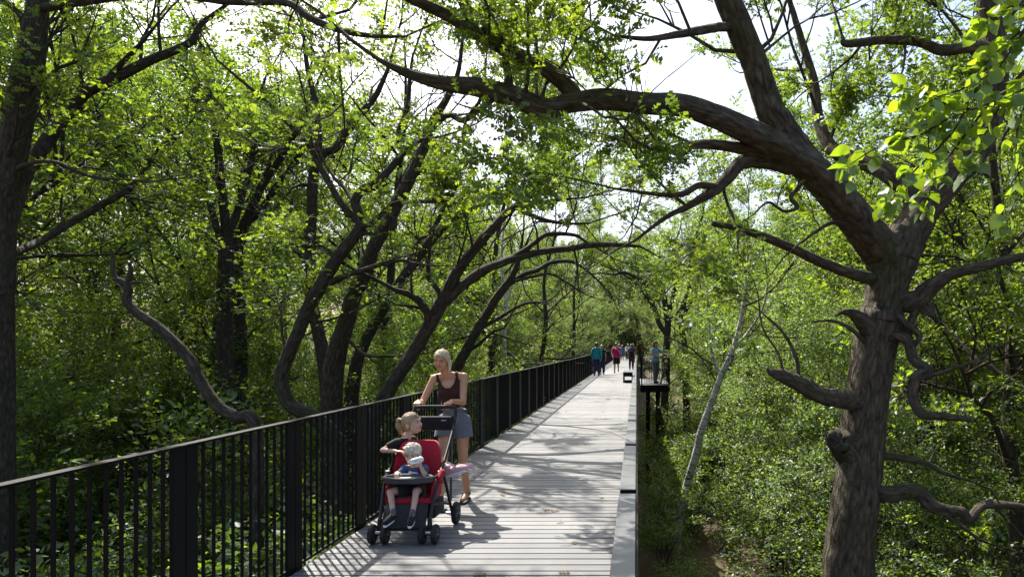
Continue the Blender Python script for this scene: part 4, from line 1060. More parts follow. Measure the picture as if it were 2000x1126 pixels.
hairm('hair_dark', (0.02, 0.014, 0.01), (0.06, 0.04, 0.028))
hairm('hair_brown', (0.05, 0.03, 0.018), (0.12, 0.075, 0.045))
hairm('hair_grey', (0.30, 0.28, 0.26), (0.5, 0.48, 0.45))
def cloth_m(name, c, d=0.75, rough=0.85):
    mottled(name, tuple(x * d for x in c), c, 30, rough, 0, 0.35, (1, 1, 1), 0.25, 0.004, 0.15)
cloth_m('brown_cloth', (0.052, 0.020, 0.011))
cloth_m('slate_cloth', (0.17, 0.175, 0.215))
cloth_m('black_cloth', (0.012, 0.012, 0.014))
cloth_m('charcoal_cloth', (0.03, 0.031, 0.036))
cloth_m('navy_cloth', (0.045, 0.085, 0.20))
cloth_m('teal_cloth', (0.012, 0.26, 0.32))
cloth_m('pink_cloth', (0.55, 0.012, 0.16))
cloth_m('denim', (0.022, 0.036, 0.085))
cloth_m('sky_cloth', (0.24, 0.38, 0.52))
cloth_m('grey_trouser', (0.13, 0.13, 0.155))
cloth_m('white_cloth', (0.72, 0.72, 0.74))
cloth_m('blue_cloth', (0.05, 0.17, 0.55))
cloth_m('red_cloth', (0.42, 0.012, 0.03))
cloth_m('coral_cloth', (0.55, 0.06, 0.07))
cloth_m('mint_cloth', (0.35, 0.60, 0.62))
cloth_m('maroon_cloth', (0.06, 0.022, 0.026))
mottled('rubber', (0.010, 0.010, 0.011), (0.022, 0.022, 0.024), 12, 0.75, 0, 0.2)
mottled('black_plastic', (0.008, 0.008, 0.009), (0.016, 0.016, 0.018), 6, 0.4, 0, 0.05)
mottled('grey_plastic', (0.045, 0.047, 0.052), (0.06, 0.062, 0.068), 6, 0.42, 0, 0.05)
mottled('white_plastic', (0.70, 0.71, 0.73), (0.80, 0.81, 0.82), 6, 0.3, 0, 0.03)
mottled('blue_print', (0.05, 0.22, 0.6), (0.08, 0.3, 0.7), 30, 0.5)
mottled('yellow_print', (0.45, 0.33, 0.02), (0.6, 0.45, 0.03), 40, 0.7)
mottled('cyan_print', (0.06, 0.32, 0.62), (0.1, 0.4, 0.7), 30, 0.6)
mottled('white_print', (0.75, 0.75, 0.75), (0.82, 0.82, 0.82), 30, 0.6)
mottled('sandal_leather', (0.03, 0.02, 0.013), (0.07, 0.045, 0.03), 20, 0.7)
mottled('pink_shoe', (0.50, 0.27, 0.30), (0.66, 0.42, 0.45), 40, 0.7)
mottled('lip', (0.36, 0.11, 0.09), (0.42, 0.14, 0.11), 30, 0.4)
mottled('eye_white', (0.6, 0.58, 0.56), (0.68, 0.66, 0.64), 10, 0.25)
mottled('eye_dark', (0.01, 0.008, 0.007), (0.03, 0.022, 0.016), 10, 0.2)
mottled('brow', (0.16, 0.09, 0.05), (0.22, 0.13, 0.07), 30, 0.8)
mottled('aluminium', (0.45, 0.45, 0.46), (0.6, 0.6, 0.61), 10, 0.35, 0.8, 0.05)

# ---------------------------------------------------------------- bodies: overlapping tapered solids fused into one skin
TMP = bpy.data.scenes.new('fuse')
V3 = lambda *a: np.array(a, float)
def unit(v): return np.array(v, float) / (np.linalg.norm(v) + 1e-9)
_ring = [(math.cos(2 * math.pi * i / 14), math.sin(2 * math.pi * i / 14)) for i in range(14)]
def cap_prim(p0, p1, r0, r1):
    p0, p1 = np.array(p0, float), np.array(p1, float)
    ax = p1 - p0; L = np.linalg.norm(ax) + 1e-6; ax /= L
    ref = V3(0, 0, 1) if abs(ax[2]) < 0.9 else V3(1, 0, 0)
    a = unit(np.cross(ax, ref)); b = np.cross(ax, a)
    prof = [(-r0 * 0.985, r0 * 0.17)] + [(-r0 * math.cos(t), r0 * math.sin(t)) for t in (0.5, 1.0)] + [(0, r0)]
    prof += [(L * f, r0 + (r1 - r0) * f) for f in (0.33, 0.66)] + [(L, r1)] + [(L + r1 * math.cos(t), r1 * math.sin(t)) for t in (1.0, 0.5)] + [(L + r1 * 0.985, r1 * 0.17)]
    V = [p0 + ax * h + (a * c + b * s) * r for (h, r) in prof for (c, s) in _ring]
    n = 14; F = []
    for j in range(len(prof) - 1):
        for i in range(n): F.append((j * n + i, j * n + (i + 1) % n, (j + 1) * n + (i + 1) % n, (j + 1) * n + i))
    F.append(tuple(range(n))[::-1]); F.append(tuple((len(prof) - 1) * n + i for i in range(n)))
    return V, F
def ell_prim(c, rad, M=None):
    V = []; F = []; n = 14; rows = 9
    M = np.eye(3) if M is None else np.array(M, float)       # columns: local axes
    for j in range(rows):
        t = math.pi * (j + 0.5) / rows
        for (cx, sx) in _ring:
            V.append(np.array(c) + M @ (np.array([cx * math.sin(t), sx * math.sin(t), math.cos(t)]) * np.array(rad)))
    for j in range(rows - 1):
        for i in range(n): F.append((j * n + i, (j + 1) * n + i, (j + 1) * n + (i + 1) % n, j * n + (i + 1) % n))
    F.append(tuple(range(n))); F.append(tuple((rows - 1) * n + i for i in range(n))[::-1])
    return V, F
def C(p0, p1, r0, r1=None): return ('c', p0, p1, r0, r0 if r1 is None else r1)
def E(c, rad, M=None): return ('e', c, rad, M)
def fuse(name, prims, mat, voxel=0.008, smooth=5, keep=None, grow=0.0):
    V = []; F = []
    for p in prims:
        if p[0] == 'c': v, f = cap_prim(p[1], p[2], p[3] + grow, p[4] + grow)
        else: v, f = ell_prim(p[1], np.array(p[2]) + grow, p[3])
        k = len(V); V += [tuple(x) for x in v]; F += [tuple(i + k for i in q) for q in f]
    me = bpy.data.meshes.new(name); me.from_pydata(V, [], F)
    o = bpy.data.objects.new('fuse', me); TMP.collection.objects.link(o)
    md = o.modifiers.new('r', 'REMESH'); md.mode = 'VOXEL'; md.voxel_size = voxel; md.use_smooth_shade = True
    if smooth:
        sm = o.modifiers.new('s', 'SMOOTH'); sm.factor = 0.5; sm.iterations = smooth
    vl = TMP.view_layers[0]; vl.update()
    dg = vl.depsgraph; dg.update()
    out = bpy.data.meshes.new_from_object(o.evaluated_get(dg), depsgraph=dg)
    bpy.data.objects.remove(o); bpy.data.meshes.remove(me)
    out.name = name
    if keep is not None:
        bm = bmesh.new(); bm.from_mesh(out)
        bmesh.ops.delete(bm, geom=[f for f in bm.faces if not keep(np.array(f.calc_center_median()))], context='FACES')
        bm.to_mesh(out); bm.free()
    out.materials.clear(); out.materials.append(MATS[mat])
    out.polygons.foreach_set('use_smooth', np.ones(len(out.polygons), dtype=bool))
    return out
def part(name, prims, mat, parent, voxel=0.008, smooth=4, keep=None, grow=0.0):
    me = fuse(name, prims, mat, voxel, smooth, keep, grow)
    o = obj(name, me, parent)
    o.matrix_parent_inverse = parent.matrix_basis.inverted()
    return o
def wpart(mb, name, mat, parent, smooth=False, bevel=0.0):
    """a part whose shape is given in world coordinates"""
    o = mb.build(name, mat, parent, smooth, bevel)
    o.matrix_parent_inverse = parent.matrix_basis.inverted()
    return o

def hand(w, f, n, th, s=1.0, curl=0.5, fat=1.0):
    """w wrist, f towards the knuckles, n palm direction, th towards the thumb"""
    f = unit(f); n = unit(n - f * np.dot(n, f)); th = unit(th - f * np.dot(th, f) - n * np.dot(th, n))
    out = []
    for q, (a, ln) in enumerate([(0.030, 0.92), (0.010, 1.03), (-0.010, 0.97), (-0.028, 0.78)]):
        k = w + f * 0.082 * s + th * a * s
        out.append(C(w + th * a * 0.6 * s + f * 0.012 * s, k, 0.0135 * s * fat, 0.0115 * s * fat))
        d = f; p = k; ang = 0
        for L, r in ((0.042, 0.0090), (0.027, 0.0082), (0.021, 0.0074)):
            ang += curl * (1.0 if L > 0.04 else 1.15) * (0.9 + 0.1 * q)
            d = f * math.cos(ang) + n * math.sin(ang)
            e = p + d * L * ln * s
            out.append(C(p, e, r * s * fat, r * 0.93 * s * fat)); p = e
    b = w + f * 0.022 * s + th * 0.022 * s
    k1 = b + (f * 0.55 + th * 0.75 + n * 0.25) * 0.042 * s
    k2 = k1 + (f * 0.8 + th * 0.25 + n * (0.3 + 0.5 * curl)) * 0.032 * s
    k3 = k2 + (f * 0.75 - th * 0.05 + n * (0.4 + 0.7 * curl)) * 0.024 * s
    out += [C(b, k1, 0.013 * s * fat, 0.0105 * s * fat), C(k1, k2, 0.0100 * s * fat, 0.0088 * s * fat), C(k2, k3, 0.0088 * s * fat, 0.0075 * s * fat)]
    return out
def head_axes(f, up):
    f = unit(f); up = unit(np.array(up) - f * np.dot(up, f)); r = np.cross(f, up)
    return f, up, r
def head_prims(c, hh, f, up, child=False):
    f, up, r = head_axes(f, up); s = hh / 0.225
    M = np.stack([r, f, up], axis=1)
    wide = 1.06 if child else 1.0
    P = [E(c + (up * 0.028 - f * 0.012) * s, (0.075 * s * wide, 0.093 * s, 0.083 * s), M), E(c + (-up * 0.030 + f * 0.020) * s, (0.060 * s * wide, 0.068 * s, 0.078 * s), M),
         E(c + (-up * (0.083 if not child else 0.072) + f * 0.055) * s, (0.030 * s * wide, 0.026 * s, 0.024 * s), M),
         C(c + (f * 0.080 + up * 0.012) * s, c + (f * (0.104 if not child else 0.096) - up * 0.026) * s, 0.008 * s, 0.0135 * s),
         C(c + (f * 0.078 + up * 0.026 - r * 0.03) * s, c + (f * 0.078 + up * 0.026 + r * 0.03) * s, 0.014 * s)]
    for k in (-1, 1):
        P += [E(c + (r * k * 0.075 * wide - f * 0.008 - up * 0.008) * s, (0.010 * s, 0.020 * s, 0.031 * s), M),
              E(c + (r * k * 0.036 - up * 0.028 + f * 0.062) * s, (0.024 * s, 0.020 * s, 0.023 * s), M)]
    return P
def face(c, hh, f, up, body, iris=True, brow='brow', smile=0.006, lids=1.0):
    f, up, r = head_axes(f, up); s = hh / 0.225
    M = np.stack([r, f, up], axis=1)
    for k in (-1, 1):
        e = c + (r * k * 0.031 + f * 0.0815 + up * 0.004) * s
        o = part('eye', [E(e, (0.0135 * s, 0.007 * s, 0.0078 * s * lids), M)], 'eye_white', body, 0.0022 * s, 2)
        part('iris', [E(e + f * 0.0052 * s - up * 0.001 * s, (0.0078 * s, 0.0035 * s, 0.0072 * s), M)], 'eye_dark', o, 0.002 * s, 1)
        part('eyebrow', [C(e + (up * 0.0195 - r * k * 0.013 + f * 0.010) * s, e + (up * 0.0215 + r * k * 0.014 + f * 0.003) * s, 0.0034 * s, 0.0024 * s)], brow, body, 0.002 * s, 1)
    m0 = c + (f * 0.089 - up * 0.057) * s
    part('lips', [C(m0 + (r * 0.023 + up * smile - f * 0.009) * s, m0, 0.0042 * s, 0.0066 * s), C(m0, m0 + (-r * 0.023 + up * smile - f * 0.009) * s, 0.0066 * s, 0.0042 * s)], 'lip', body, 0.002 * s, 2)
def hair_cap(c, hh, f, up, thick=0.012, line=0.050, side=-0.03, back=-0.085, voxel=0.005, child=False):
    f, up, r = head_axes(f, up); s = hh / 0.225
    M = np.stack([r, f, up], axis=1)
    w = 1.06 if child else 1.0
    P = [E(c + (up * 0.032 - f * 0.014) * s, ((0.077 * w + thick) * s, (0.093 + thick) * s, (0.084 + thick) * s), M), E(c + (-up * 0.02 - f * 0.035) * s, ((0.066 + thick) * s, (0.062 + thick) * s, (0.072 + thick) * s), M)]
    def keep(p):
        q = M.T @ (p - c) / s          # right, forward, up
        edge = line - 0.9 * max(0.0, 0.055 - q[1]) * (1.0 + 6.0 * max(0.0, 0.03 - q[1])) - 0.55 * max(0.0, abs(q[0]) - 0.018)
        return q[2] > max(back, edge)
    return P, keep

def strands(name, c, hh, f, up, mat, parent, n, seed, end, lift=0.010, start=0.055, wild=0.35, rad=0.0022, length=1.0):
    """hair strands lying over the cap, combed from the hairline towards a point behind (local: right, forward, up)"""
    f, up, r = head_axes(f, up); s = hh / 0.225
    M = np.stack([r, f, up], axis=1); g = np.random.default_rng(seed); mb = MB()
    ax = np.array([0.082, 0.100, 0.092]); o = np.array([0, -0.012, 0.030])
    for q in range(n):
        a = g.uniform(-1.9, 1.9); e = g.uniform(0.25, 1.2)
        d = np.array([math.sin(a) * math.cos(e), math.cos(a) * math.cos(e), math.sin(e)])
        t_ = unit(np.array(end) - o)
        pts = []
        tot = length * g.uniform(0.5, 1.0)
        wv = g.normal(size=3) * wild * 0.25; lf = 1.0 + lift * 10 * g.random() * 0.35
        for k in range(6):
            w = k / 5 * tot
            v = unit(d * (1 - w) + t_ * w + wv * math.sin(w * 3.14))
            p_ = o + v * ax * lf
            if k == 0 and p_[1] > 0.02 and p_[2] < start: break
            pts.append(c + M @ (p_ * s))
        if len(pts) == 6: mb.tube(pts, [rad * s, rad * s, rad * s, rad * s * 0.9, rad * s * 0.7, rad * s * 0.3], 4, False)
    if mb.V: return wpart(mb, name, mat, parent, True)
def body_prims(J, S, sex='f', fat=1.0, feet=True):
    """J: joints in world space; S: size factor (1 = adult)"""
    up = unit(J['chest'] - J['pelvis']); right = unit(J['shR'] - J['shL']); right = unit(right - up * np.dot(right, up)); fw = np.cross(up, right)
    M = np.stack([right, fw, up], axis=1)
    g = S * fat
    P = [E(J['pelvis'] + up * 0.00 * S, (0.150 * g, 0.108 * g, 0.115 * S), M), E((J['pelvis'] + J['chest']) * 0.5 - up * 0.01 * S, (0.118 * g, 0.092 * g, 0.13 * S), M),
         E(J['chest'] - up * 0.01 * S, (0.138 * g, 0.100 * g, 0.150 * S), M), C(J['shL'] * 0.86 + J['shR'] * 0.14, J['shR'] * 0.86 + J['shL'] * 0.14, 0.046 * S),
         C(J['neck'] - up * 0.02 * S, J['head'] - up * 0.03 * S, 0.050 * S * (1.0 if sex == 'f' else 1.12), 0.048 * S)]
    P += [C(J['neck'] - up * 0.012 * S, J['shL'] * 0.8 + J['neck'] * 0.2, 0.045 * S, 0.042 * S), C(J['neck'] - up * 0.012 * S, J['shR'] * 0.8 + J['neck'] * 0.2, 0.045 * S, 0.042 * S)]
    if sex == 'f':
        for k in (-1, 1): P.append(E(J['chest'] + fw * -0.062 * S + right * k * 0.060 * S - up * 0.025 * S, (0.060 * S, 0.046 * S, 0.058 * S), M))
    P_arm = []; P_leg = []; P_foot = []
    for k in 'LR':
        P_arm += [C(J['sh' + k], J['el' + k], 0.048 * g, 0.036 * g), C(J['el' + k], J['wr' + k], 0.038 * g, 0.0245 * S), E(J['sh' + k], (0.048 * g, 0.048 * g, 0.048 * g))]
        P_leg += [C(J['hip' + k], J['kn' + k], 0.088 * g, 0.054 * g), C(J['kn' + k], J['an' + k], 0.053 * g, 0.036 * S)]
        kn, an = J['kn' + k], J['an' + k]
        bk = unit(np.cross(unit(an - kn), right)); bk = bk if np.dot(bk, fw) > 0 else -bk
        P_leg.append(E(kn * 0.68 + an * 0.32 + bk * 0.018 * S, (0.046 * g, 0.048 * g, 0.10 * S)))
        to = J['to' + k]
        P_foot += [C(an + unit(an - to) * 0.02 * S - V3(0, 0, 0.028 * S), to * 0.4 + an * 0.6 - V3(0, 0, 0.012 * S), 0.033 * S, 0.036 * S), C(to * 0.4 + an * 0.6 - V3(0, 0, 0.012 * S), to, 0.036 * S, 0.026 * S), C(an, an - V3(0, 0, 0.02 * S), 0.036 * S)]
    return P, P_arm, P_leg, P_foot, (right, fw, up, M)
def arr(J): return {k: np.array(v, float) for k, v in J.items()}
def seg_t(p, a, b):
    ab = b - a; return float(np.dot(p - a, ab) / np.dot(ab, ab))
def seg_d(p, a, b):
    t = min(1, max(0, seg_t(p, a, b))); return float(np.linalg.norm(p - (a + (b - a) * t)))

# ---------------------------------------------------------------- the woman
J = arr(dict(pelvis=(-1.885, 7.06, 0.885), chest=(-1.912, 6.99, 1.185), neck=(-1.93, 6.955, 1.352), head=(-1.965, 6.885, 1.49),
             shL=(-2.062, 6.965, 1.308), shR=(-1.772, 7.01, 1.325), elL=(-2.155, 6.86, 1.065), elR=(-1.752, 6.90, 1.07), wrL=(-2.122, 6.642, 1.098), wrR=(-1.806, 6.66, 1.10),
             hipL=(-1.968, 7.05, 0.86), hipR=(-1.805, 7.07, 0.86), knL=(-1.965, 6.93, 0.475), knR=(-1.80, 7.09, 0.47), anL=(-1.975, 6.86, 0.082), anR=(-1.795, 7.24, 0.088), toL=(-1.985, 6.70, 0.045), toR=(-1.80, 7.09, 0.045)))
woman = empty('person', (-1.89, 7.03, 0))
tag(woman, 'smiling blonde woman in a brown top and grey shorts pushing the stroller', 'person')
hf, hu = V3(-0.06, -0.99, -0.09), V3(0.04, -0.12, 1)
tb, ta, tl, tf, (rt, fw, upv, M) = body_prims(J, 0.93, 'f', 0.95)
hp = head_prims(J['head'], 0.215, hf, hu)
hands = hand(J['wrL'], V3(0.10, -0.9, -0.18), V3(0, -0.15, -1), V3(1, 0, 0.1), 0.92, 0.85) + hand(J['wrR'], V3(-0.10, -0.9, -0.18), V3(0, -0.15, -1), V3(-1, 0, 0.1), 0.92, 0.85)
body = part('body', tb + ta + tl + tf + hp + hands, 'skin_tan', woman, 0.0062, 4)
face(J['head'], 0.215, hf, hu, woman, True, 'brow', 0.009, 0.6)
part('smile', [C(J['head'] + V3(-0.028, -0.088, -0.060), J['head'] + V3(0.004, -0.088, -0.064), 0.003, 0.0035)], 'lip', woman, 0.002, 1)
P, kp = hair_cap(J['head'], 0.215, hf, hu, 0.007, 0.062, 0.0, -0.085)
hx, hy, hz = J['head']
P = P + [C((hx + 0.045, hy + 0.085, hz - 0.02), (hx + 0.055, hy + 0.075, hz - 0.09), 0.034, 0.02)]
part('hair', P, 'hair_platinum', woman, 0.005, 3, lambda p: kp(p) or p[1] > hy + 0.05)
part('loose_hair', [C((hx + 0.072, hy - 0.02, hz - 0.0), (hx + 0.082, hy + 0.0, hz - 0.06), 0.010, 0.008), C((hx + 0.082, hy + 0.0, hz - 0.06), (hx + 0.070, hy - 0.005, hz - 0.125), 0.008, 0.003)], 'hair_platinum', woman, 0.004, 2)
strands('hair_strands', J['head'], 0.215, hf, hu, 'hair_platinum', woman, 260, 4, (0.02, -0.11, -0.03), 0.006, 0.06)
sl, sr, nk, ch, pv = J['shL'], J['shR'], J['neck'], J['chest'], J['pelvis']
def top_keep(p):
    q = M.T @ (p - ch)
    if q[2] < -0.175: return False
    ax = abs(q[0])
    if q[2] < 0.045: body_ok = ax < 0.135 - 0.35 * max(0.0, q[2] + 0.03)
    else: body_ok = ax < 0.108
    if not body_ok or q[2] > 0.185: return False
    if q[1] < 0.0: return q[2] < 0.048 + 55.0 * ax ** 2.6 if ax < 0.082 else True
    return q[2] < 0.07 or 0.078 < ax
part('tank_top', tb, 'brown_cloth', woman, 0.0058, 4, top_keep, 0.0075)
kl, kr = J['hipL'], J['hipR']
def short_keep(p):
    if p[2] > 0.995: return False
    a, b, k = (J['hipL'], J['knL'], 'L') if p[0] < (kl[0] + kr[0]) / 2 else (J['hipR'], J['knR'], 'R')
    return seg_t(p, a, b) < 0.40
sp = [tb[0], tb[1]] + [C(J['hip' + k], J['hip' + k] * 0.55 + J['kn' + k] * 0.45 + V3(0.014 if k == 'R' else -0.014, 0, 0), 0.085, 0.086) for k in 'LR']
part('shorts', sp, 'slate_cloth', woman, 0.007, 4, short_keep, 0.008)
part('waistband', [E(pv + V3(0, 0, 0.095), (0.128, 0.098, 0.02))], 'slate_cloth', woman, 0.006, 2, None, 0.004)
for k in 'LR':
    an, to = J['an' + k], J['to' + k]
    h0 = an + unit(an - to) * 0.035; h0[2] = 0.014; t0_ = to + unit(to - an) * 0.028; t0_[2] = 0.014
    s_ = part('sandal', [C(h0, (h0 + t0_) / 2, 0.034, 0.036), C((h0 + t0_) / 2, t0_, 0.038, 0.034)], 'sandal_leather', woman, 0.006, 2, lambda p: p[2] < 0.026)
    m_ = (h0 + t0_) / 2
    part('strap', [C((m_[0] - 0.045, m_[1] - 0.02, 0.02), (m_[0] - 0.02, m_[1] - 0.03, 0.075), 0.009), C((m_[0] - 0.02, m_[1] - 0.03, 0.075), (m_[0] + 0.045, m_[1] - 0.02, 0.03), 0.009)], 'sandal_leather', s_, 0.005, 1)
    part('strap', [C((an[0] - 0.042, an[1] - 0.03, an[2] - 0.0), (an[0], an[1] - 0.048, an[2] - 0.005), 0.008), C((an[0], an[1] - 0.048, an[2] - 0.005), (an[0] + 0.042, an[1] - 0.03, an[2]), 0.008)], 'sandal_leather', s_, 0.005, 1)

# ---------------------------------------------------------------- the stroller
SC = -1.93
st = empty('stroller', (SC, 5.98, 0))
tag(st, 'red and black tandem stroller with a grey snack tray and six small wheels', 'stroller')
mir = lambda x: 2 * SC - x
def wheel(x, y, r, w):
    o = MB().lathe([(r * 0.72, -w * 0.5), (r * 0.93, -w * 0.5), (r, -w * 0.22), (r, w * 0.22), (r * 0.93, w * 0.5), (r * 0.72, w * 0.5)], (x, y, r), 'x', 28)
    o = wpart(o, 'wheel', 'rubber', st, True)
    h = wpart(MB().lathe([(r * 0.30, -w * 0.62), (r * 0.66, -w * 0.53), (r * 0.70, 0), (r * 0.66, w * 0.53), (r * 0.30, w * 0.62)], (x, y, r), 'x', 24), 'hub', 'grey_plastic', o, True)
    sp_ = MB()
    for q in range(5):
        a = q * 2 * math.pi / 5
        sp_.tube([(x + w * 0.60, y + r * 0.12 * math.cos(a), r + r * 0.12 * math.sin(a)), (x + w * 0.56, y + r * 0.62 * math.cos(a), r + r * 0.62 * math.sin(a))], r * 0.07, 6)
    wpart(sp_, 'spokes', 'black_plastic', o)
    wpart(MB().lathe([(r * 0.16, -w * 0.7), (r * 0.16, w * 0.7)], (x, y, r), 'x', 14), 'axle_cap', 'aluminium', o, True)
    return o
for x in (-2.19, -2.085, mir(-2.085), mir(-2.19)): wheel(x, 5.665, 0.082, 0.036)
for x in (-2.20, -1.665): wheel(x, 6.30, 0.103, 0.040)
for sx in (-1, 1):
    cx = SC + sx * 0.2075
    wpart(MB().tube([(cx - 0.048, 5.665, 0.082), (cx + 0.048, 5.665, 0.082)], 0.012, 10).tube([(cx, 5.675, 0.082), (cx, 5.69, 0.15), (cx, 5.69, 0.20)], [0.017, 0.022, 0.020], 12), 'caster_fork', 'black_plastic', st, True)
    wpart(MB().tube([(cx - 0.02, 5.645, 0.098), (cx + 0.02, 5.645, 0.098)], 0.014, 10), 'brake_lever', 'aluminium', st, True)
    x1 = SC + sx * 0.215
    wpart(MB().tube(catmull([(cx, 5.69, 0.19), (x1, 5.76, 0.33), (SC + sx * 0.225, 5.87, 0.50), (SC + sx * 0.225, 6.05, 0.62), (SC + sx * 0.215, 6.38, 0.86), (SC + sx * 0.205, 6.50, 0.97)], 4), 0.0145, 10), 'side_tube', 'black_plastic', st, True)
    wpart(MB().tube(catmull([(SC + sx * 0.222, 5.98, 0.575), (SC + sx * 0.225, 6.10, 0.42), (SC + sx * 0.228, 6.24, 0.20), (SC + sx * 0.228, 6.30, 0.103)], 4), 0.0135, 10), 'rear_leg', 'black_plastic', st, True)
    wpart(MB().tube([(x1, 5.75, 0.31), (SC + sx * 0.218, 6.02, 0.26), (SC + sx * 0.222, 6.23, 0.20)], 0.011, 8), 'lower_tube', 'black_plastic', st, True)
    wpart(MB().tube([(SC + sx * 0.19, 6.46, 0.84), (SC + sx * 0.20, 6.38, 0.52), (SC + sx * 0.222, 6.28, 0.22)], 0.011, 8), 'rear_strut', 'grey_plastic', st, True)
    wpart(MB().lathe([(0.026, -0.02), (0.030, 0), (0.026, 0.02)], (SC + sx * 0.228, 5.93, 0.535), 'x', 18), 'hinge', 'black_plastic', st, True)
wpart(MB().tube([(-2.20, 6.30, 0.103), (-1.665, 6.30, 0.103)], 0.011, 10), 'rear_axle', 'aluminium', st, True)
wpart(MB().tube(catmull([(SC - 0.205, 6.50, 0.965), (SC - 0.195, 6.545, 1.035), (SC - 0.155, 6.556, 1.055), (SC + 0.155, 6.556, 1.055), (SC + 0.195, 6.545, 1.035), (SC + 0.205, 6.50, 0.965)], 5), 0.0165, 12), 'handlebar', 'rubber', st, True)
con = wpart(MB().box(SC - 0.165, SC + 0.19, 6.43, 6.515, 0.845, 0.975), 'console_bag', 'black_cloth', st, True, 0.016)
wpart(MB().box(SC - 0.167, SC + 0.192, 6.427, 6.518, 0.960, 0.972), 'zip_band', 'black_plastic', con)
wpart(MB().box(SC - 0.17, SC + 0.17, 5.97, 6.26, 0.13, 0.275), 'basket', 'black_cloth', st, True, 0.02)
wpart(MB().box(SC - 0.19, SC + 0.19, 6.17, 6.29, 0.125, 0.148), 'standing_platform', 'grey_plastic', st, True, 0.006)
wpart(MB().box(SC - 0.15, SC + 0.15, 6.10, 6.34, 0.425, 0.465), 'rear_seat', 'black_cloth', st, True, 0.015)
# footrest panel, slanting under the front seat
fr = MB().add([(SC - 0.175, 5.725, 0.315), (SC + 0.175, 5.725, 0.315), (SC + 0.185, 5.630, 0.140), (SC - 0.185, 5.630, 0.140), (SC - 0.175, 5.755, 0.305), (SC + 0.175, 5.755, 0.305), (SC + 0.185, 5.660, 0.130), (SC - 0.185, 5.660, 0.130)],
              [(0, 3, 2, 1), (4, 5, 6, 7), (0, 1, 5, 4), (1, 2, 6, 5), (2, 3, 7, 6), (3, 0, 4, 7)])
wpart(fr, 'footrest', 'charcoal_cloth', st, True, 0.006)
wpart(MB().box(SC - 0.175, SC + 0.175, 5.615, 5.70, 0.118, 0.132), 'foot_bar', 'black_plastic', st, True, 0.004)
# padded red seat
def pad(rows, name, mat, parent, th=0.035, nx=9):
    """rows: (y, z, half width, wing) from bottom to top"""
    V = []; F = []
    Q = catmull(np.array(rows, float), 4)
    m = len(Q)
    for layer in (0, 1):
        for (y, z, hw, wing) in Q:
            for i in range(nx):
                t = -1 + 2 * i / (nx - 1)
                puff = 0.006 * math.sin(math.pi * (i + 0.5) * 3 / nx)
                V.append((SC + hw * t, y - wing * abs(t) ** 3 + layer * th - (puff if layer == 0 else 0), z))
    def idx(l, j, i): return l * m * nx + j * nx + i
    for j in range(m - 1):
        for i in range(nx - 1):
            F.append((idx(0, j, i), idx(0, j, i + 1), idx(0, j + 1, i + 1), idx(0, j + 1, i)))
            F.append((idx(1, j, i), idx(1, j + 1, i), idx(1, j + 1, i + 1), idx(1, j, i + 1)))
    for j in range(m - 1):
        F.append((idx(0, j, 0), idx(0, j + 1, 0), idx(1, j + 1, 0), idx(1, j, 0))); F.append((idx(0, j, nx - 1), idx(1, j, nx - 1), idx(1, j + 1, nx - 1), idx(0, j + 1, nx - 1)))
    for i in range(nx - 1):
        F.append((idx(0, 0, i), idx(1, 0, i), idx(1, 0, i + 1), idx(0, 0, i + 1))); F.append((idx(0, m - 1, i), idx(0, m - 1, i + 1), idx(1, m - 1, i + 1), idx(1, m - 1, i)))
    mb = MB(); mb.V = V; mb.F = F
    return wpart(mb, name, mat, parent, True)
pad([(6.035, 0.33, 0.195, 0.06), (6.05, 0.45, 0.205, 0.08), (6.075, 0.58, 0.205, 0.07), (6.10, 0.70, 0.19, 0.05), (6.12, 0.775, 0.155, 0.03), (6.13, 0.795, 0.12, 0.02)], 'seat_back', 'red_cloth', st, 0.04)
part('seat_base', [C((SC - 0.15, 5.78, 0.325), (SC + 0.15, 5.78, 0.325), 0.026), C((SC - 0.15, 5.98, 0.325), (SC + 0.15, 5.98, 0.325), 0.026), C((SC, 5.78, 0.325), (SC, 5.98, 0.325), 0.026), C((SC - 0.09, 5.78, 0.325), (SC - 0.09, 5.98, 0.325), 0.026), C((SC + 0.09, 5.78, 0.325), (SC + 0.09, 5.98, 0.325), 0.026),
     C((SC - 0.16, 5.78, 0.325), (SC - 0.16, 5.98, 0.325), 0.026), C((SC + 0.16, 5.78, 0.325), (SC + 0.16, 5.98, 0.325), 0.026), C((SC - 0.045, 5.78, 0.325), (SC - 0.045, 5.98, 0.325), 0.026), C((SC + 0.045, 5.78, 0.325), (SC + 0.045, 5.98, 0.325), 0.026)], 'red_cloth', st, 0.008, 4)
for sx in (-1, 1):
    x = SC + sx * 0.198
    sw = MB().add([(x, 5.78, 0.32), (x, 6.05, 0.33), (x + sx * 0.006, 6.08, 0.56), (x + sx * 0.01, 5.90, 0.50), (x + sx * 0.004, 5.80, 0.44),
                   (x - sx * 0.014, 5.78, 0.32), (x - sx * 0.014, 6.05, 0.33), (x - sx * 0.008, 6.08, 0.56), (x - sx * 0.004, 5.90, 0.50), (x - sx * 0.010, 5.80, 0.44)],
                  [(0, 1, 2, 3, 4), (9, 8, 7, 6, 5), (0, 5, 6, 1), (1, 6, 7, 2), (2, 7, 8, 3), (3, 8, 9, 4), (4, 9, 5, 0)])
    wpart(sw, 'side_panel', 'red_cloth', st, False, 0.003)
part('bar_pad', [C((SC + 0.235, 5.86, 0.505), (SC + 0.245, 5.92, 0.545), 0.026, 0.032), C((SC + 0.245, 5.92, 0.545), (SC + 0.225, 5.98, 0.52), 0.032, 0.03), C((SC + 0.23, 5.90, 0.48), (SC + 0.235, 5.95, 0.46), 0.024, 0.02)], 'red_cloth', st, 0.006, 4)
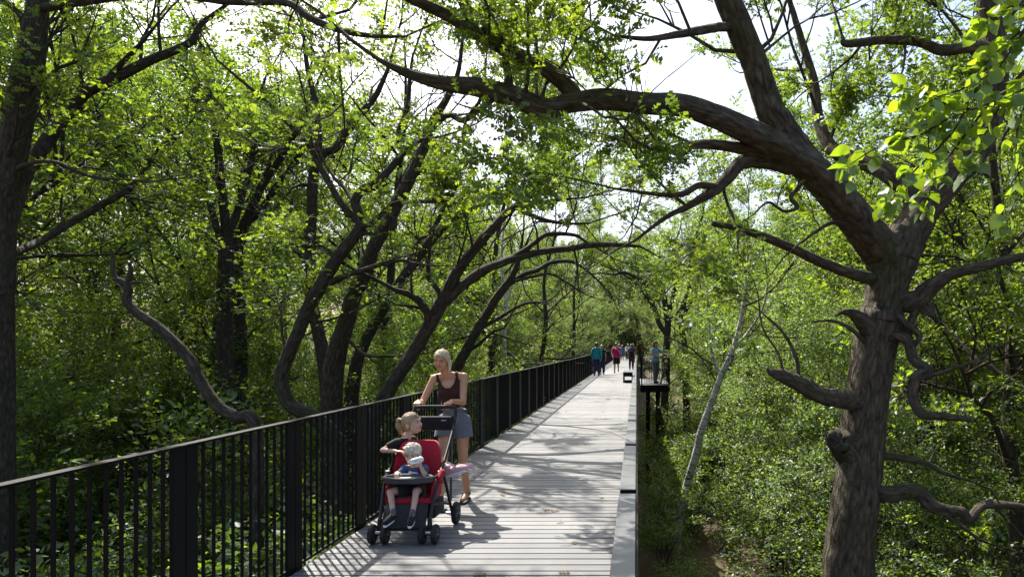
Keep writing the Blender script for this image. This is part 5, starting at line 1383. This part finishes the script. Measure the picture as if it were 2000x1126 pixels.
# snack tray: oval shell with a pale well
def oval(a, b, cy, z, n=40): return [(SC - 0.005 + a * math.cos(2 * math.pi * i / n), cy + b * math.sin(2 * math.pi * i / n), z) for i in range(n)]
n = 40; V = oval(0.195, 0.085, 5.79, 0.485) + oval(0.212, 0.102, 5.79, 0.495) + oval(0.216, 0.106, 5.79, 0.535) + oval(0.206, 0.097, 5.79, 0.542) + oval(0.192, 0.085, 5.79, 0.540) + oval(0.178, 0.074, 5.79, 0.512)
mb = MB(); mb.V = V
for j in range(5):
    for i in range(n): mb.F.append((j * n + i, j * n + (i + 1) % n, (j + 1) * n + (i + 1) % n, (j + 1) * n + i))
mb.F.append(tuple(range(n))[::-1]); mb.F.append(tuple(5 * n + i for i in range(n)))
tray = wpart(mb, 'tray', 'grey_plastic', st, True)
mb = MB(); mb.V = oval(0.172, 0.070, 5.79, 0.5145) + oval(0.174, 0.072, 5.79, 0.5175); mb.F = [(i, (i + 1) % n, n + (i + 1) % n, n + i) for i in range(n)] + [tuple(n + i for i in range(n))]
wpart(mb, 'tray_liner', 'white_plastic', tray)
for sx in (-1, 1):
    wpart(MB().tube([(SC + sx * 0.20, 5.80, 0.515), (SC + sx * 0.225, 5.88, 0.53), (SC + sx * 0.228, 5.93, 0.535)], 0.014, 8), 'tray_arm', 'black_plastic', st, True)
def text(name, s, size, loc, rot, mat, parent, depth=0.0006, align='CENTER'):
    cu = bpy.data.curves.new(name, 'FONT'); cu.body = s; cu.size = size; cu.extrude = depth; cu.align_x = align; cu.align_y = 'CENTER'
    tmp = bpy.data.objects.new(name, cu); TMP.collection.objects.link(tmp)
    vl = TMP.view_layers[0]; vl.update(); dg = vl.depsgraph; dg.update()
    me = bpy.data.meshes.new_from_object(tmp.evaluated_get(dg), depsgraph=dg)
    bpy.data.objects.remove(tmp); me.name = name
    me.materials.clear(); me.materials.append(MATS[mat])
    o = obj(name, me, parent)
    o.matrix_parent_inverse = parent.matrix_basis.inverted()
    o.location = loc; o.rotation_euler = rot
    return o
text('bag_mark', 'joovy', 0.020, (SC + 0.115, 6.4275, 0.942), (R(90), 0, 0), 'white_print', st)

# ---------------------------------------------------------------- the toddler in the front seat
J = arr(dict(pelvis=(-1.93, 5.965, 0.405), chest=(-1.932, 5.972, 0.525), neck=(-1.938, 5.955, 0.600), head=(-1.942, 5.925, 0.700),
             shL=(-2.018, 5.955, 0.575), shR=(-1.848, 5.955, 0.575), elL=(-2.068, 5.885, 0.500), elR=(-1.812, 5.86, 0.530), wrL=(-2.045, 5.835, 0.560), wrR=(-1.838, 5.812, 0.620),
             hipL=(-1.985, 5.93, 0.395), hipR=(-1.878, 5.93, 0.395), knL=(-2.085, 5.785, 0.405), knR=(-1.865, 5.785, 0.412), anL=(-2.022, 5.68, 0.245), anR=(-1.862, 5.675, 0.240), toL=(-2.050, 5.600, 0.205), toR=(-1.852, 5.590, 0.200)))
tod = empty('person', (-1.93, 5.96, 0.36))
tag(tod, 'white blond toddler in a blue shirt drinking from a bottle in the front seat', 'person')
hf, hu = V3(0.06, -0.97, -0.12), V3(0.0, -0.1, 1)
tb, ta, tl, tf, (rt, fw, upv, M) = body_prims(J, 0.56, 'm', 1.0)
hp = head_prims(J['head'], 0.188, hf, hu, True)
hd = hand(J['wrL'], V3(0.25, -0.9, 0.05), V3(0, 0, -1), V3(1, 0, 0), 0.55, 0.5, 1.25) + hand(J['wrR'], V3(-0.25, -0.35, 0.8), V3(-0.3, 0.75, 0.2), V3(-0.6, 0.2, 0.5), 0.55, 0.9, 1.25)
part('body', tb + ta + tl + tf + hp + hd, 'skin_fair', tod, 0.0050, 4)
face(J['head'], 0.188, hf, hu, tod, True, 'brow', 0.0, 0.75)
P, kp = hair_cap(J['head'], 0.188, hf, hu, 0.009, 0.052, 0.010, -0.07, 0.005, True)
hr_ = np.random.default_rng(3); hc = J['head']
for q in range(46):      # short tufts
    a = hr_.uniform(0, 6.28); e = hr_.uniform(0.35, 1.45)
    d = V3(math.cos(a) * math.cos(e), math.sin(a) * math.cos(e), math.sin(e)); p0 = hc + V3(0, 0.008, 0.025) + d * V3(0.066, 0.08, 0.074)
    P.append(C(p0, p0 + (d * 0.5 + V3(hr_.normal() * 0.5, -0.5, -0.25)) * 0.022, 0.0075, 0.004))
part('hair', P, 'hair_white_blond', tod, 0.0045, 1, kp)
strands('hair_strands', J['head'], 0.188, hf, hu, 'hair_white_blond', tod, 320, 5, (0.0, 0.05, 0.12), 0.018, 0.045, 1.2, 0.0022, 0.55)
ch = J['chest']
def tee_keep(p):
    for k in 'LR':
        if seg_d(p, J['sh' + k], J['el' + k]) < 0.036 and abs(p[0] - ch[0]) > 0.083: return seg_t(p, J['sh' + k], J['el' + k]) < 0.72
    return 0.385 < p[2] < J['neck'][2] - 0.012 + 0.6 * max(0, abs(p[0] - ch[0]) - 0.03)
shirt = part('shirt', tb[:4] + tb[5:] + [C(J['sh' + k], J['el' + k], 0.031, 0.027) for k in 'LR'], 'navy_cloth', tod, 0.005, 3, tee_keep, 0.006)
part('shirt_print', [E(ch + V3(0.005, -0.060, 0.014), (0.042, 0.008, 0.012)), E(ch + V3(-0.028, -0.058, 0.022), (0.018, 0.008, 0.011))], 'white_print', shirt, 0.004, 1)
part('harness', [C((-2.0, 5.905, 0.492), (-1.86, 5.905, 0.492), 0.010), C((-1.975, 5.93, 0.585), (-1.95, 5.905, 0.495), 0.007), C((-1.90, 5.93, 0.585), (-1.915, 5.905, 0.495), 0.007)], 'red_cloth', tod, 0.005, 1)
def tshort(p):
    a, b = (J['hipL'], J['knL']) if p[0] < -1.93 else (J['hipR'], J['knR'])
    return seg_t(p, a, b) < 0.78 and p[2] < 0.47
part('shorts', [tb[0]] + [C(J['hip' + k], J['kn' + k], 0.054, 0.046) for k in 'LR'], 'charcoal_cloth', tod, 0.006, 3, tshort, 0.008)
for k in 'LR':
    an, to = J['an' + k], J['to' + k]
    part('sock', [C(an + V3(0, 0, 0.025), an - V3(0, 0, 0.01), 0.025, 0.025)], 'grey_trouser', tod, 0.005, 2)
    sh = part('shoe', [C(an - V3(0, -0.012, 0.022), an * 0.5 + to * 0.5 - V3(0, 0, 0.010), 0.029, 0.029), C(an * 0.5 + to * 0.5 - V3(0, 0, 0.010), to + unit(to - an) * 0.014 - V3(0, 0, 0.004), 0.029, 0.024)], 'black_cloth', tod, 0.005, 2, None, 0.002)
    dn = V3(0, -0.35, -0.94)
    part('sole', [C(an - V3(0, -0.018, 0.046), to + unit(to - an) * 0.018 - V3(0, 0.004, 0.026), 0.018, 0.017), C(an - V3(0.012, -0.012, 0.046), to - V3(0.012, 0, 0.026), 0.015, 0.015), C(an - V3(-0.012, -0.012, 0.046), to - V3(-0.012, 0, 0.026), 0.015, 0.015)], 'white_plastic', sh, 0.005, 2)
    for q in range(5):
        t = 0.12 + q * 0.2
        c_ = an * (1 - t) + to * t + V3(0, -0.006, 0.012 - 0.012 * t)
        part('lace', [C(c_ + V3(-0.018, -0.004, -0.002), c_ + V3(0.018, 0.002, 0.004), 0.0045)], 'yellow_print', sh, 0.0035, 1)
btl = empty('baby_bottle', (-1.90, 5.80, 0.64))
tag(btl, 'white baby bottle with blue marks held to the toddler\'s mouth', 'bottle')
b0, b1 = V3(-1.945, 5.822, 0.652), V3(-1.812, 5.778, 0.683); bd = unit(b1 - b0)
part('bottle_body', [C(b0 + bd * 0.035, b1 - bd * 0.02, 0.024, 0.029)], 'white_plastic', btl, 0.005, 3)
part('nipple', [C(b0, b0 + bd * 0.02, 0.009, 0.014)], 'white_plastic', btl, 0.004, 2)
part('mark', [C(b0 + bd * 0.075 + V3(0, -0.027, -0.004), b0 + bd * 0.095 + V3(0, -0.026, 0.012), 0.004), C(b0 + bd * 0.10 + V3(0, -0.027, -0.002), b0 + bd * 0.115 + V3(0, -0.026, 0.006), 0.0035), C(b0 + bd * 0.05 + V3(0, -0.0235, 0.002), b0 + bd * 0.06 + V3(0, -0.0235, 0.008), 0.005)], 'blue_print', btl, 0.0035, 1)

# ---------------------------------------------------------------- the girl on the rear seat
J = arr(dict(pelvis=(-2.095, 6.215, 0.535), chest=(-2.115, 6.215, 0.70), neck=(-2.090, 6.21, 0.815), head=(-2.035, 6.20, 0.935),
             shL=(-2.140, 6.115, 0.775), shR=(-2.075, 6.315, 0.775), elL=(-2.262, 6.085, 0.712), elR=(-2.02, 6.38, 0.66), wrL=(-2.125, 6.035, 0.712), wrR=(-1.95, 6.32, 0.56),
             hipL=(-2.07, 6.165, 0.515), hipR=(-2.07, 6.27, 0.515), knL=(-1.865, 6.150, 0.650), knR=(-1.865, 6.27, 0.640), anL=(-1.685, 6.13, 0.540), anR=(-1.675, 6.25, 0.520), toL=(-1.555, 6.105, 0.570), toR=(-1.535, 6.225, 0.565)))
girl = empty('person', (-2.08, 6.22, 0.47))
tag(girl, 'girl with a blonde ponytail sitting sideways behind the toddler in pink shoes', 'person')
hf, hu = V3(0.93, -0.30, 0.22), V3(-0.22, -0.05, 1)
tb, ta, tl, tf, (rt, fw, upv, M) = body_prims(J, 0.66, 'm', 0.95)
hp = head_prims(J['head'], 0.200, hf, hu, True)
hd = hand(J['wrL'], V3(0.9, -0.2, 0.0), V3(0, 0, -1), V3(0, 1, 0), 0.62, 0.35, 1.15) + hand(J['wrR'], V3(0.3, -0.3, -0.7), V3(0, -0.3, -1), V3(0, -1, 0), 0.62, 0.3, 1.15)
part('body', tb + ta + tl + tf + hp + hd, 'skin_fair', girl, 0.0055, 4)
face(J['head'], 0.200, hf, hu, girl, True, 'brow', 0.004, 0.8)
P, kp = hair_cap(J['head'], 0.200, hf, hu, 0.008, 0.050, 0.0, -0.06, 0.005, True)
part('hair', P, 'hair_blond', girl, 0.005, 3, kp)
strands('hair_strands', J['head'], 0.200, hf, hu, 'hair_blond', girl, 240, 6, (0.0, -0.10, 0.05), 0.006, 0.05)
f_, u_, r_ = head_axes(hf, hu); hc = J['head']
k0 = hc - f_ * 0.088 + u_ * 0.045
pt = [k0, k0 - f_ * 0.04 + u_ * 0.01, k0 - f_ * 0.062 - u_ * 0.04, k0 - f_ * 0.055 - u_ * 0.10, k0 - f_ * 0.035 - u_ * 0.145]
part('ponytail', [C(pt[0], pt[1], 0.020, 0.026), C(pt[1], pt[2], 0.027, 0.030), C(pt[2], pt[3], 0.030, 0.022), C(pt[3], pt[4], 0.022, 0.006), C(pt[2] + V3(0.01, -0.012, 0), pt[4] + V3(-0.012, -0.02, 0.01), 0.016, 0.004)], 'hair_blond', girl, 0.005, 2)
part('hair_tie', [C(k0 - f_ * 0.008 - r_ * 0.012, k0 - f_ * 0.008 + r_ * 0.012, 0.022)], 'black_cloth', girl, 0.005, 1)
ch = J['chest']
def gt_keep(p):
    q = M.T @ (p - ch)
    for k in 'LR':
        if seg_d(p, J['sh' + k], J['el' + k]) < 0.042 and seg_t(p, J['sh' + k], J['el' + k]) > 0.12: return seg_t(p, J['sh' + k], J['el' + k]) < 0.62
    return q[2] < 0.098 + 0.4 * max(0, abs(q[0]) - 0.04) and q[2] > -0.20
part('shirt', tb[:4] + tb[5:] + [C(J['sh' + k], J['el' + k], 0.037, 0.033) for k in 'LR'], 'black_cloth', girl, 0.0055, 3, gt_keep, 0.007)
text('shirt_text', 'For Fun', 0.030, (-2.035, 6.128, 0.742), (R(84), 0, R(18)), 'white_print', girl, 0.003)
def gs_keep(p):
    a, b = (J['hipL'], J['knL']) if p[1] < 6.215 else (J['hipR'], J['knR'])
    return seg_t(p, a, b) < 0.55 and p[2] < 0.64
part('shorts', [tb[0]] + [C(J['hip' + k], J['kn' + k], 0.060, 0.048) for k in 'LR'], 'slate_cloth', girl, 0.006, 3, gs_keep, 0.007)
for k in 'LR':
    an, to = J['an' + k], J['to' + k]; d = unit(to - an); sk = unit(J['kn' + k] - an)
    part('sock', [C(an + sk * 0.052, an + sk * 0.0 - V3(0, 0, 0.008), 0.029, 0.030)], 'white_cloth', girl, 0.005, 2)
    sh = part('shoe', [C(an - d * 0.014 - V3(0, 0, 0.030), an * 0.5 + to * 0.5 - V3(0, 0, 0.022), 0.037, 0.038), C(an * 0.5 + to * 0.5 - V3(0, 0, 0.022), to + d * 0.024 - V3(0, 0, 0.024), 0.038, 0.031), C(an + sk * 0.01, an - V3(0, 0, 0.03), 0.036, 0.036)], 'pink_shoe', girl, 0.005, 2)
    part('sole', [C(an - d * 0.026 - V3(0, 0, 0.062), to + d * 0.032 - V3(0, 0, 0.048), 0.016, 0.015), C(an - d * 0.016 + V3(0, 0.018, -0.062), to + d * 0.02 + V3(0, 0.018, -0.048), 0.014, 0.014), C(an - d * 0.016 + V3(0, -0.018, -0.062), to + d * 0.02 + V3(0, -0.018, -0.048), 0.014, 0.014)], 'white_plastic', sh, 0.005, 2)

# ---------------------------------------------------------------- walkers farther along
def walker(label, x, y, h, rz, top, bottom, hairmat, stride=0.18, sleeve=0.55, trouser=1.0, long_hair=False, arms=None, female=False, shoes='black_cloth', fat=1.08, skinm='skin_far', look=0.0, glasses=False, z=0.0, hairline=0.05, lift=0.0):
    k = h / 1.75
    cz, sz = math.cos(rz), math.sin(rz)
    def W(p): return V3(x + (p[0] * cz - p[1] * sz) * k, y + (p[0] * sz + p[1] * cz) * k, z + p[2] * k)
    s = stride; w = 0.185 if not female else 0.165
    loc = dict(pelvis=(0, 0, 0.93), chest=(0, -0.01, 1.27), neck=(0, -0.01, 1.46), head=(0, -0.04, 1.615),
               shL=(-w, 0, 1.395), shR=(w, 0, 1.395), elL=(-w - 0.06, 0.02 + s * 0.35, 1.13), elR=(w + 0.06, 0.02 - s * 0.35, 1.13), wrL=(-w - 0.05, -0.06 + s * 0.7, 0.90), wrR=(w + 0.05, -0.08 - s * 0.7, 0.90),
               hipL=(-0.09, 0, 0.90), hipR=(0.09, 0, 0.90), knL=(-0.095, -0.04 - s * 0.55, 0.49), knR=(0.095, -0.05 + s * 0.35, 0.50), anL=(-0.10, -s, 0.085), anR=(0.10, s + 0.02, 0.10 + lift), toL=(-0.105, -s - 0.16, 0.045), toR=(0.105, s - 0.12, 0.05 + lift * 0.6))
    if arms: loc.update(arms)
    J = {q: W(p) for q, p in loc.items()}
    root = empty('person', (x, y, z), 0)
    tag(root, label, 'person')
    fwd = W((0, -1, 0)) - W((0, 0, 0)); fwd = unit(fwd)
    rgt = unit(J['shR'] - J['shL'])
    hf = unit(fwd * math.cos(look) + rgt * math.sin(look)); hu = V3(0, 0, 1)
    tb, ta, tl, tf, (rt, fw, upv, M) = body_prims(J, k, 'f' if female else 'm', fat)
    hh = 0.225 * k
    hp = head_prims(J['head'], hh, hf, hu)
    hd = []
    for q in 'LR':
        hd += hand(J['wr' + q], unit(J['wr' + q] - J['el' + q]), unit(fwd * 0.2 + (-rgt if q == 'R' else rgt)), fwd, k, 0.35, 1.1)
    part('body', tb + ta + tl + tf + hp + hd, skinm, root, 0.0095, 3)
    face(J['head'], hh, hf, hu, root, False)
    P, kp = hair_cap(J['head'], hh, hf, hu, 0.013, hairline, -0.005, -0.08 if not long_hair else -0.12)
    part('hair', P, hairmat, root, 0.008, 2, kp)
    if long_hair:
        b = J['head'] - hf * 0.085 * k
        part('long_hair', [C(b, b - V3(0, 0, 0.14 * k) - hf * 0.02 * k, 0.06 * k, 0.055 * k), C(b - V3(0, 0, 0.14 * k), b - V3(0, 0, 0.28 * k) + hf * 0.0 * k, 0.055 * k, 0.025 * k)]
             + [C(J['head'] + rgt * e * 0.07 * k - hf * 0.02 * k, J['head'] + rgt * e * 0.085 * k - V3(0, 0, 0.20 * k), 0.022 * k, 0.018 * k) for e in (-1, 1)], hairmat, root, 0.009, 2)
    ch = J['chest']
    def tk(p):
        for q in 'LR':
            t1 = seg_t(p, J['sh' + q], J['el' + q])
            if seg_d(p, J['el' + q], J['wr' + q]) < 0.055 * k and t1 > 0.75 and abs(np.dot(p - ch, rgt)) > 0.13 * k: return sleeve > 1.0 and seg_t(p, J['el' + q], J['wr' + q]) < sleeve - 1.0
            if seg_d(p, J['sh' + q], J['el' + q]) < 0.075 * k and abs(np.dot(p - ch, rgt)) > 0.155 * k: return t1 < sleeve
        return p[2] < J['neck'][2] + 0.0 and p[2] > J['pelvis'][2] - 0.06 * k
    ap = [C(J['sh' + q] * 0.93 + J['el' + q] * 0.07, J['el' + q], 0.047 * k * fat, 0.052 * k * fat) for q in 'LR']
    if sleeve > 1.0: ap += [C(J['el' + q], J['wr' + q], 0.050 * k, 0.036 * k) for q in 'LR']
    belly = [E(J['pelvis'] + upv * 0.02 * k, (0.172 * k * fat, 0.135 * k * fat, 0.24 * k), M), E(J['chest'] - upv * 0.10 * k, (0.150 * k * fat, 0.112 * k * fat, 0.20 * k), M)]
    part('shirt', tb[:4] + tb[5:] + ap + belly, top, root, 0.010, 3, tk, 0.010 * k)
    def lk(p):
        q = 'L' if np.dot(p - J['pelvis'], rgt) < 0 else 'R'
        if p[2] > J['pelvis'][2] + 0.05 * k: return False
        if p[2] > J['kn' + q][2]: return trouser >= 1.0 or seg_t(p, J['hip' + q], J['kn' + q]) < trouser
        return trouser >= 1.0 and seg_t(p, J['kn' + q], J['an' + q]) < min(0.98, trouser - 1.0 + 0.9)
    lp_ = [tb[0]] + [C(J['hip' + q], J['kn' + q], 0.090 * k * fat, (0.074 if trouser >= 1 else 0.085) * k * fat) for q in 'LR']
    if trouser >= 1.0: lp_ += [C(J['kn' + q], J['an' + q], 0.074 * k * fat, 0.052 * k) for q in 'LR']
    part('trousers' if trouser >= 1 else 'shorts', lp_, bottom, root, 0.010, 3, lk, 0.006 * k)
    for q in 'LR':
        an, to = J['an' + q], J['to' + q]
        part('shoe', [C(an + unit(an - to) * 0.02 * k - V3(0, 0, 0.035 * k), an * 0.5 + to * 0.5 - V3(0, 0, 0.012 * k), 0.045 * k, 0.046 * k), C(an * 0.5 + to * 0.5 - V3(0, 0, 0.012 * k), to, 0.046 * k, 0.036 * k)], shoes, root, 0.009, 2)
    if glasses:
        f_, u_, r_ = head_axes(hf, hu); c = J['head']
        part('sunglasses', [E(c + (f_ * 0.094 + r_ * e * 0.031 + u_ * 0.005) * k, (0.026 * k, 0.012 * k, 0.019 * k), np.stack([r_, f_, u_], axis=1)) for e in (-1, 1)] + [C(c + (f_ * 0.098 - r_ * 0.02 + u_ * 0.01) * k, c + (f_ * 0.098 + r_ * 0.02 + u_ * 0.01) * k, 0.004 * k)], 'black_plastic', root, 0.005, 1)
    return root, J, W
PI = math.pi
walker('dark haired man in a teal long sleeved shirt walking away by the railing', -2.10, 36.0, 1.80, PI, 'teal_cloth', 'denim', 'hair_dark', 0.12, 1.85, 1.0)
walker('woman with long blonde hair walking away beside the man in teal', -1.90, 37.6, 1.68, PI, 'black_cloth', 'denim', 'hair_blond', 0.10, 0.5, 1.0, True, female=True)
walker('man in a pink polo and black shorts walking towards the camera', -1.17, 40.0, 1.80, 0, 'pink_cloth', 'black_cloth', 'hair_brown', 0.16, 0.6, 0.92,
       arms=dict(elR=(0.23, -0.13, 1.16), wrR=(0.04, -0.26, 1.34), elL=(-0.27, 0.0, 1.15), wrL=(-0.22, -0.15, 0.95)), fat=1.16, look=0.5, lift=0.10)
rt_, Jk, Wk = walker('dark haired woman in sunglasses and a black shirt with blue letters', -0.33, 44.5, 1.72, 0, 'black_cloth', 'maroon_cloth', 'hair_dark', 0.07, 0.55, 1.0, True, female=True, glasses=True, look=-0.3, fat=1.05)
text('shirt_letters', 'KC', 0.19, tuple(Wk((0.0, -0.150, 1.31))), (R(88), 0, 0), 'cyan_print', rt_, 0.012)
rt_, Jm, Wm = walker('man in a light blue polo and grey trousers leaning on the lookout railing', 0.80, 29.1, 1.84, R(48), 'sky_cloth', 'grey_trouser', 'hair_brown', 0.05, 0.6, 1.0, True, glasses=True,
       arms=dict(elR=(0.33, -0.20, 1.22), wrR=(0.34, -0.46, 1.13), elL=(-0.22, -0.06, 1.16), wrL=(-0.02, -0.26, 1.10)))
# a group far off with a pushchair
walker('distant walker in a bright blue shirt beside the far pushchair', -1.45, 70.0, 1.66, 0, 'blue_cloth', 'slate_cloth', 'hair_grey', 0.10, 0.6, 0.9)
walker('distant walker in a white shirt pushing the far pushchair', -0.90, 71.5, 1.78, 0, 'white_cloth', 'denim', 'hair_grey', 0.10, 0.6, 1.0,
       arms=dict(elL=(-0.25, -0.10, 1.15), wrL=(-0.2, -0.36, 1.05), elR=(0.25, -0.10, 1.15), wrR=(0.2, -0.36, 1.05)))
walker('distant walker in pale clothes close beside the pushchair group', -0.58, 72.5, 1.62, 0, 'white_cloth', 'slate_cloth', 'hair_brown', 0.10, 0.6, 1.0, female=True)
walker('distant walker in a pale mint shirt half hidden by the man in pink', -1.62, 63.0, 1.76, 0, 'mint_cloth', 'slate_cloth', 'hair_grey', 0.10, 0.6, 0.9)
walker('distant walker in a coral red shirt at the right edge of the path', -0.26, 56.0, 1.76, 0, 'coral_cloth', 'black_cloth', 'hair_brown', 0.10, 0.6, 0.9)
pc = empty('pushchair', (-0.90, 70.6, 0))
tag(pc, 'small black pushchair in front of the distant walker in white', 'pushchair')
wpart(MB().add([(-1.13, 70.35, 0.45), (-0.67, 70.35, 0.45), (-0.67, 70.85, 0.35), (-1.13, 70.85, 0.35), (-1.15, 70.55, 0.98), (-0.65, 70.55, 0.98), (-0.65, 70.95, 0.92), (-1.15, 70.95, 0.92)], [(0, 3, 2, 1), (4, 5, 6, 7), (0, 1, 5, 4), (1, 2, 6, 5), (2, 3, 7, 6), (3, 0, 4, 7)]), 'seat', 'black_cloth', pc, True, 0.05)
wpart(MB().box(-1.08, -0.72, 70.40, 70.85, 0.20, 0.40), 'basket', 'grey_plastic', pc, True, 0.04)
for wx in (-1.16, -0.64):
    for wy, wr in ((70.35, 0.10), (70.85, 0.14)):
        wpart(MB().lathe([(wr * 0.7, -0.025), (wr, -0.02), (wr, 0.02), (wr * 0.7, 0.025)], (wx, wy, wr), 'x', 18), 'wheel', 'rubber', pc, True)
    wpart(MB().tube([(wx, 70.36, 0.10), (wx, 70.75, 0.60), (wx, 71.12, 1.02)], 0.018, 8), 'side_tube', 'grey_plastic', pc, True)
wpart(MB().tube([(-1.16, 71.12, 1.02), (-0.64, 71.12, 1.02)], 0.02, 8), 'handlebar', 'black_plastic', pc, True)
bpy.data.scenes.remove(TMP)
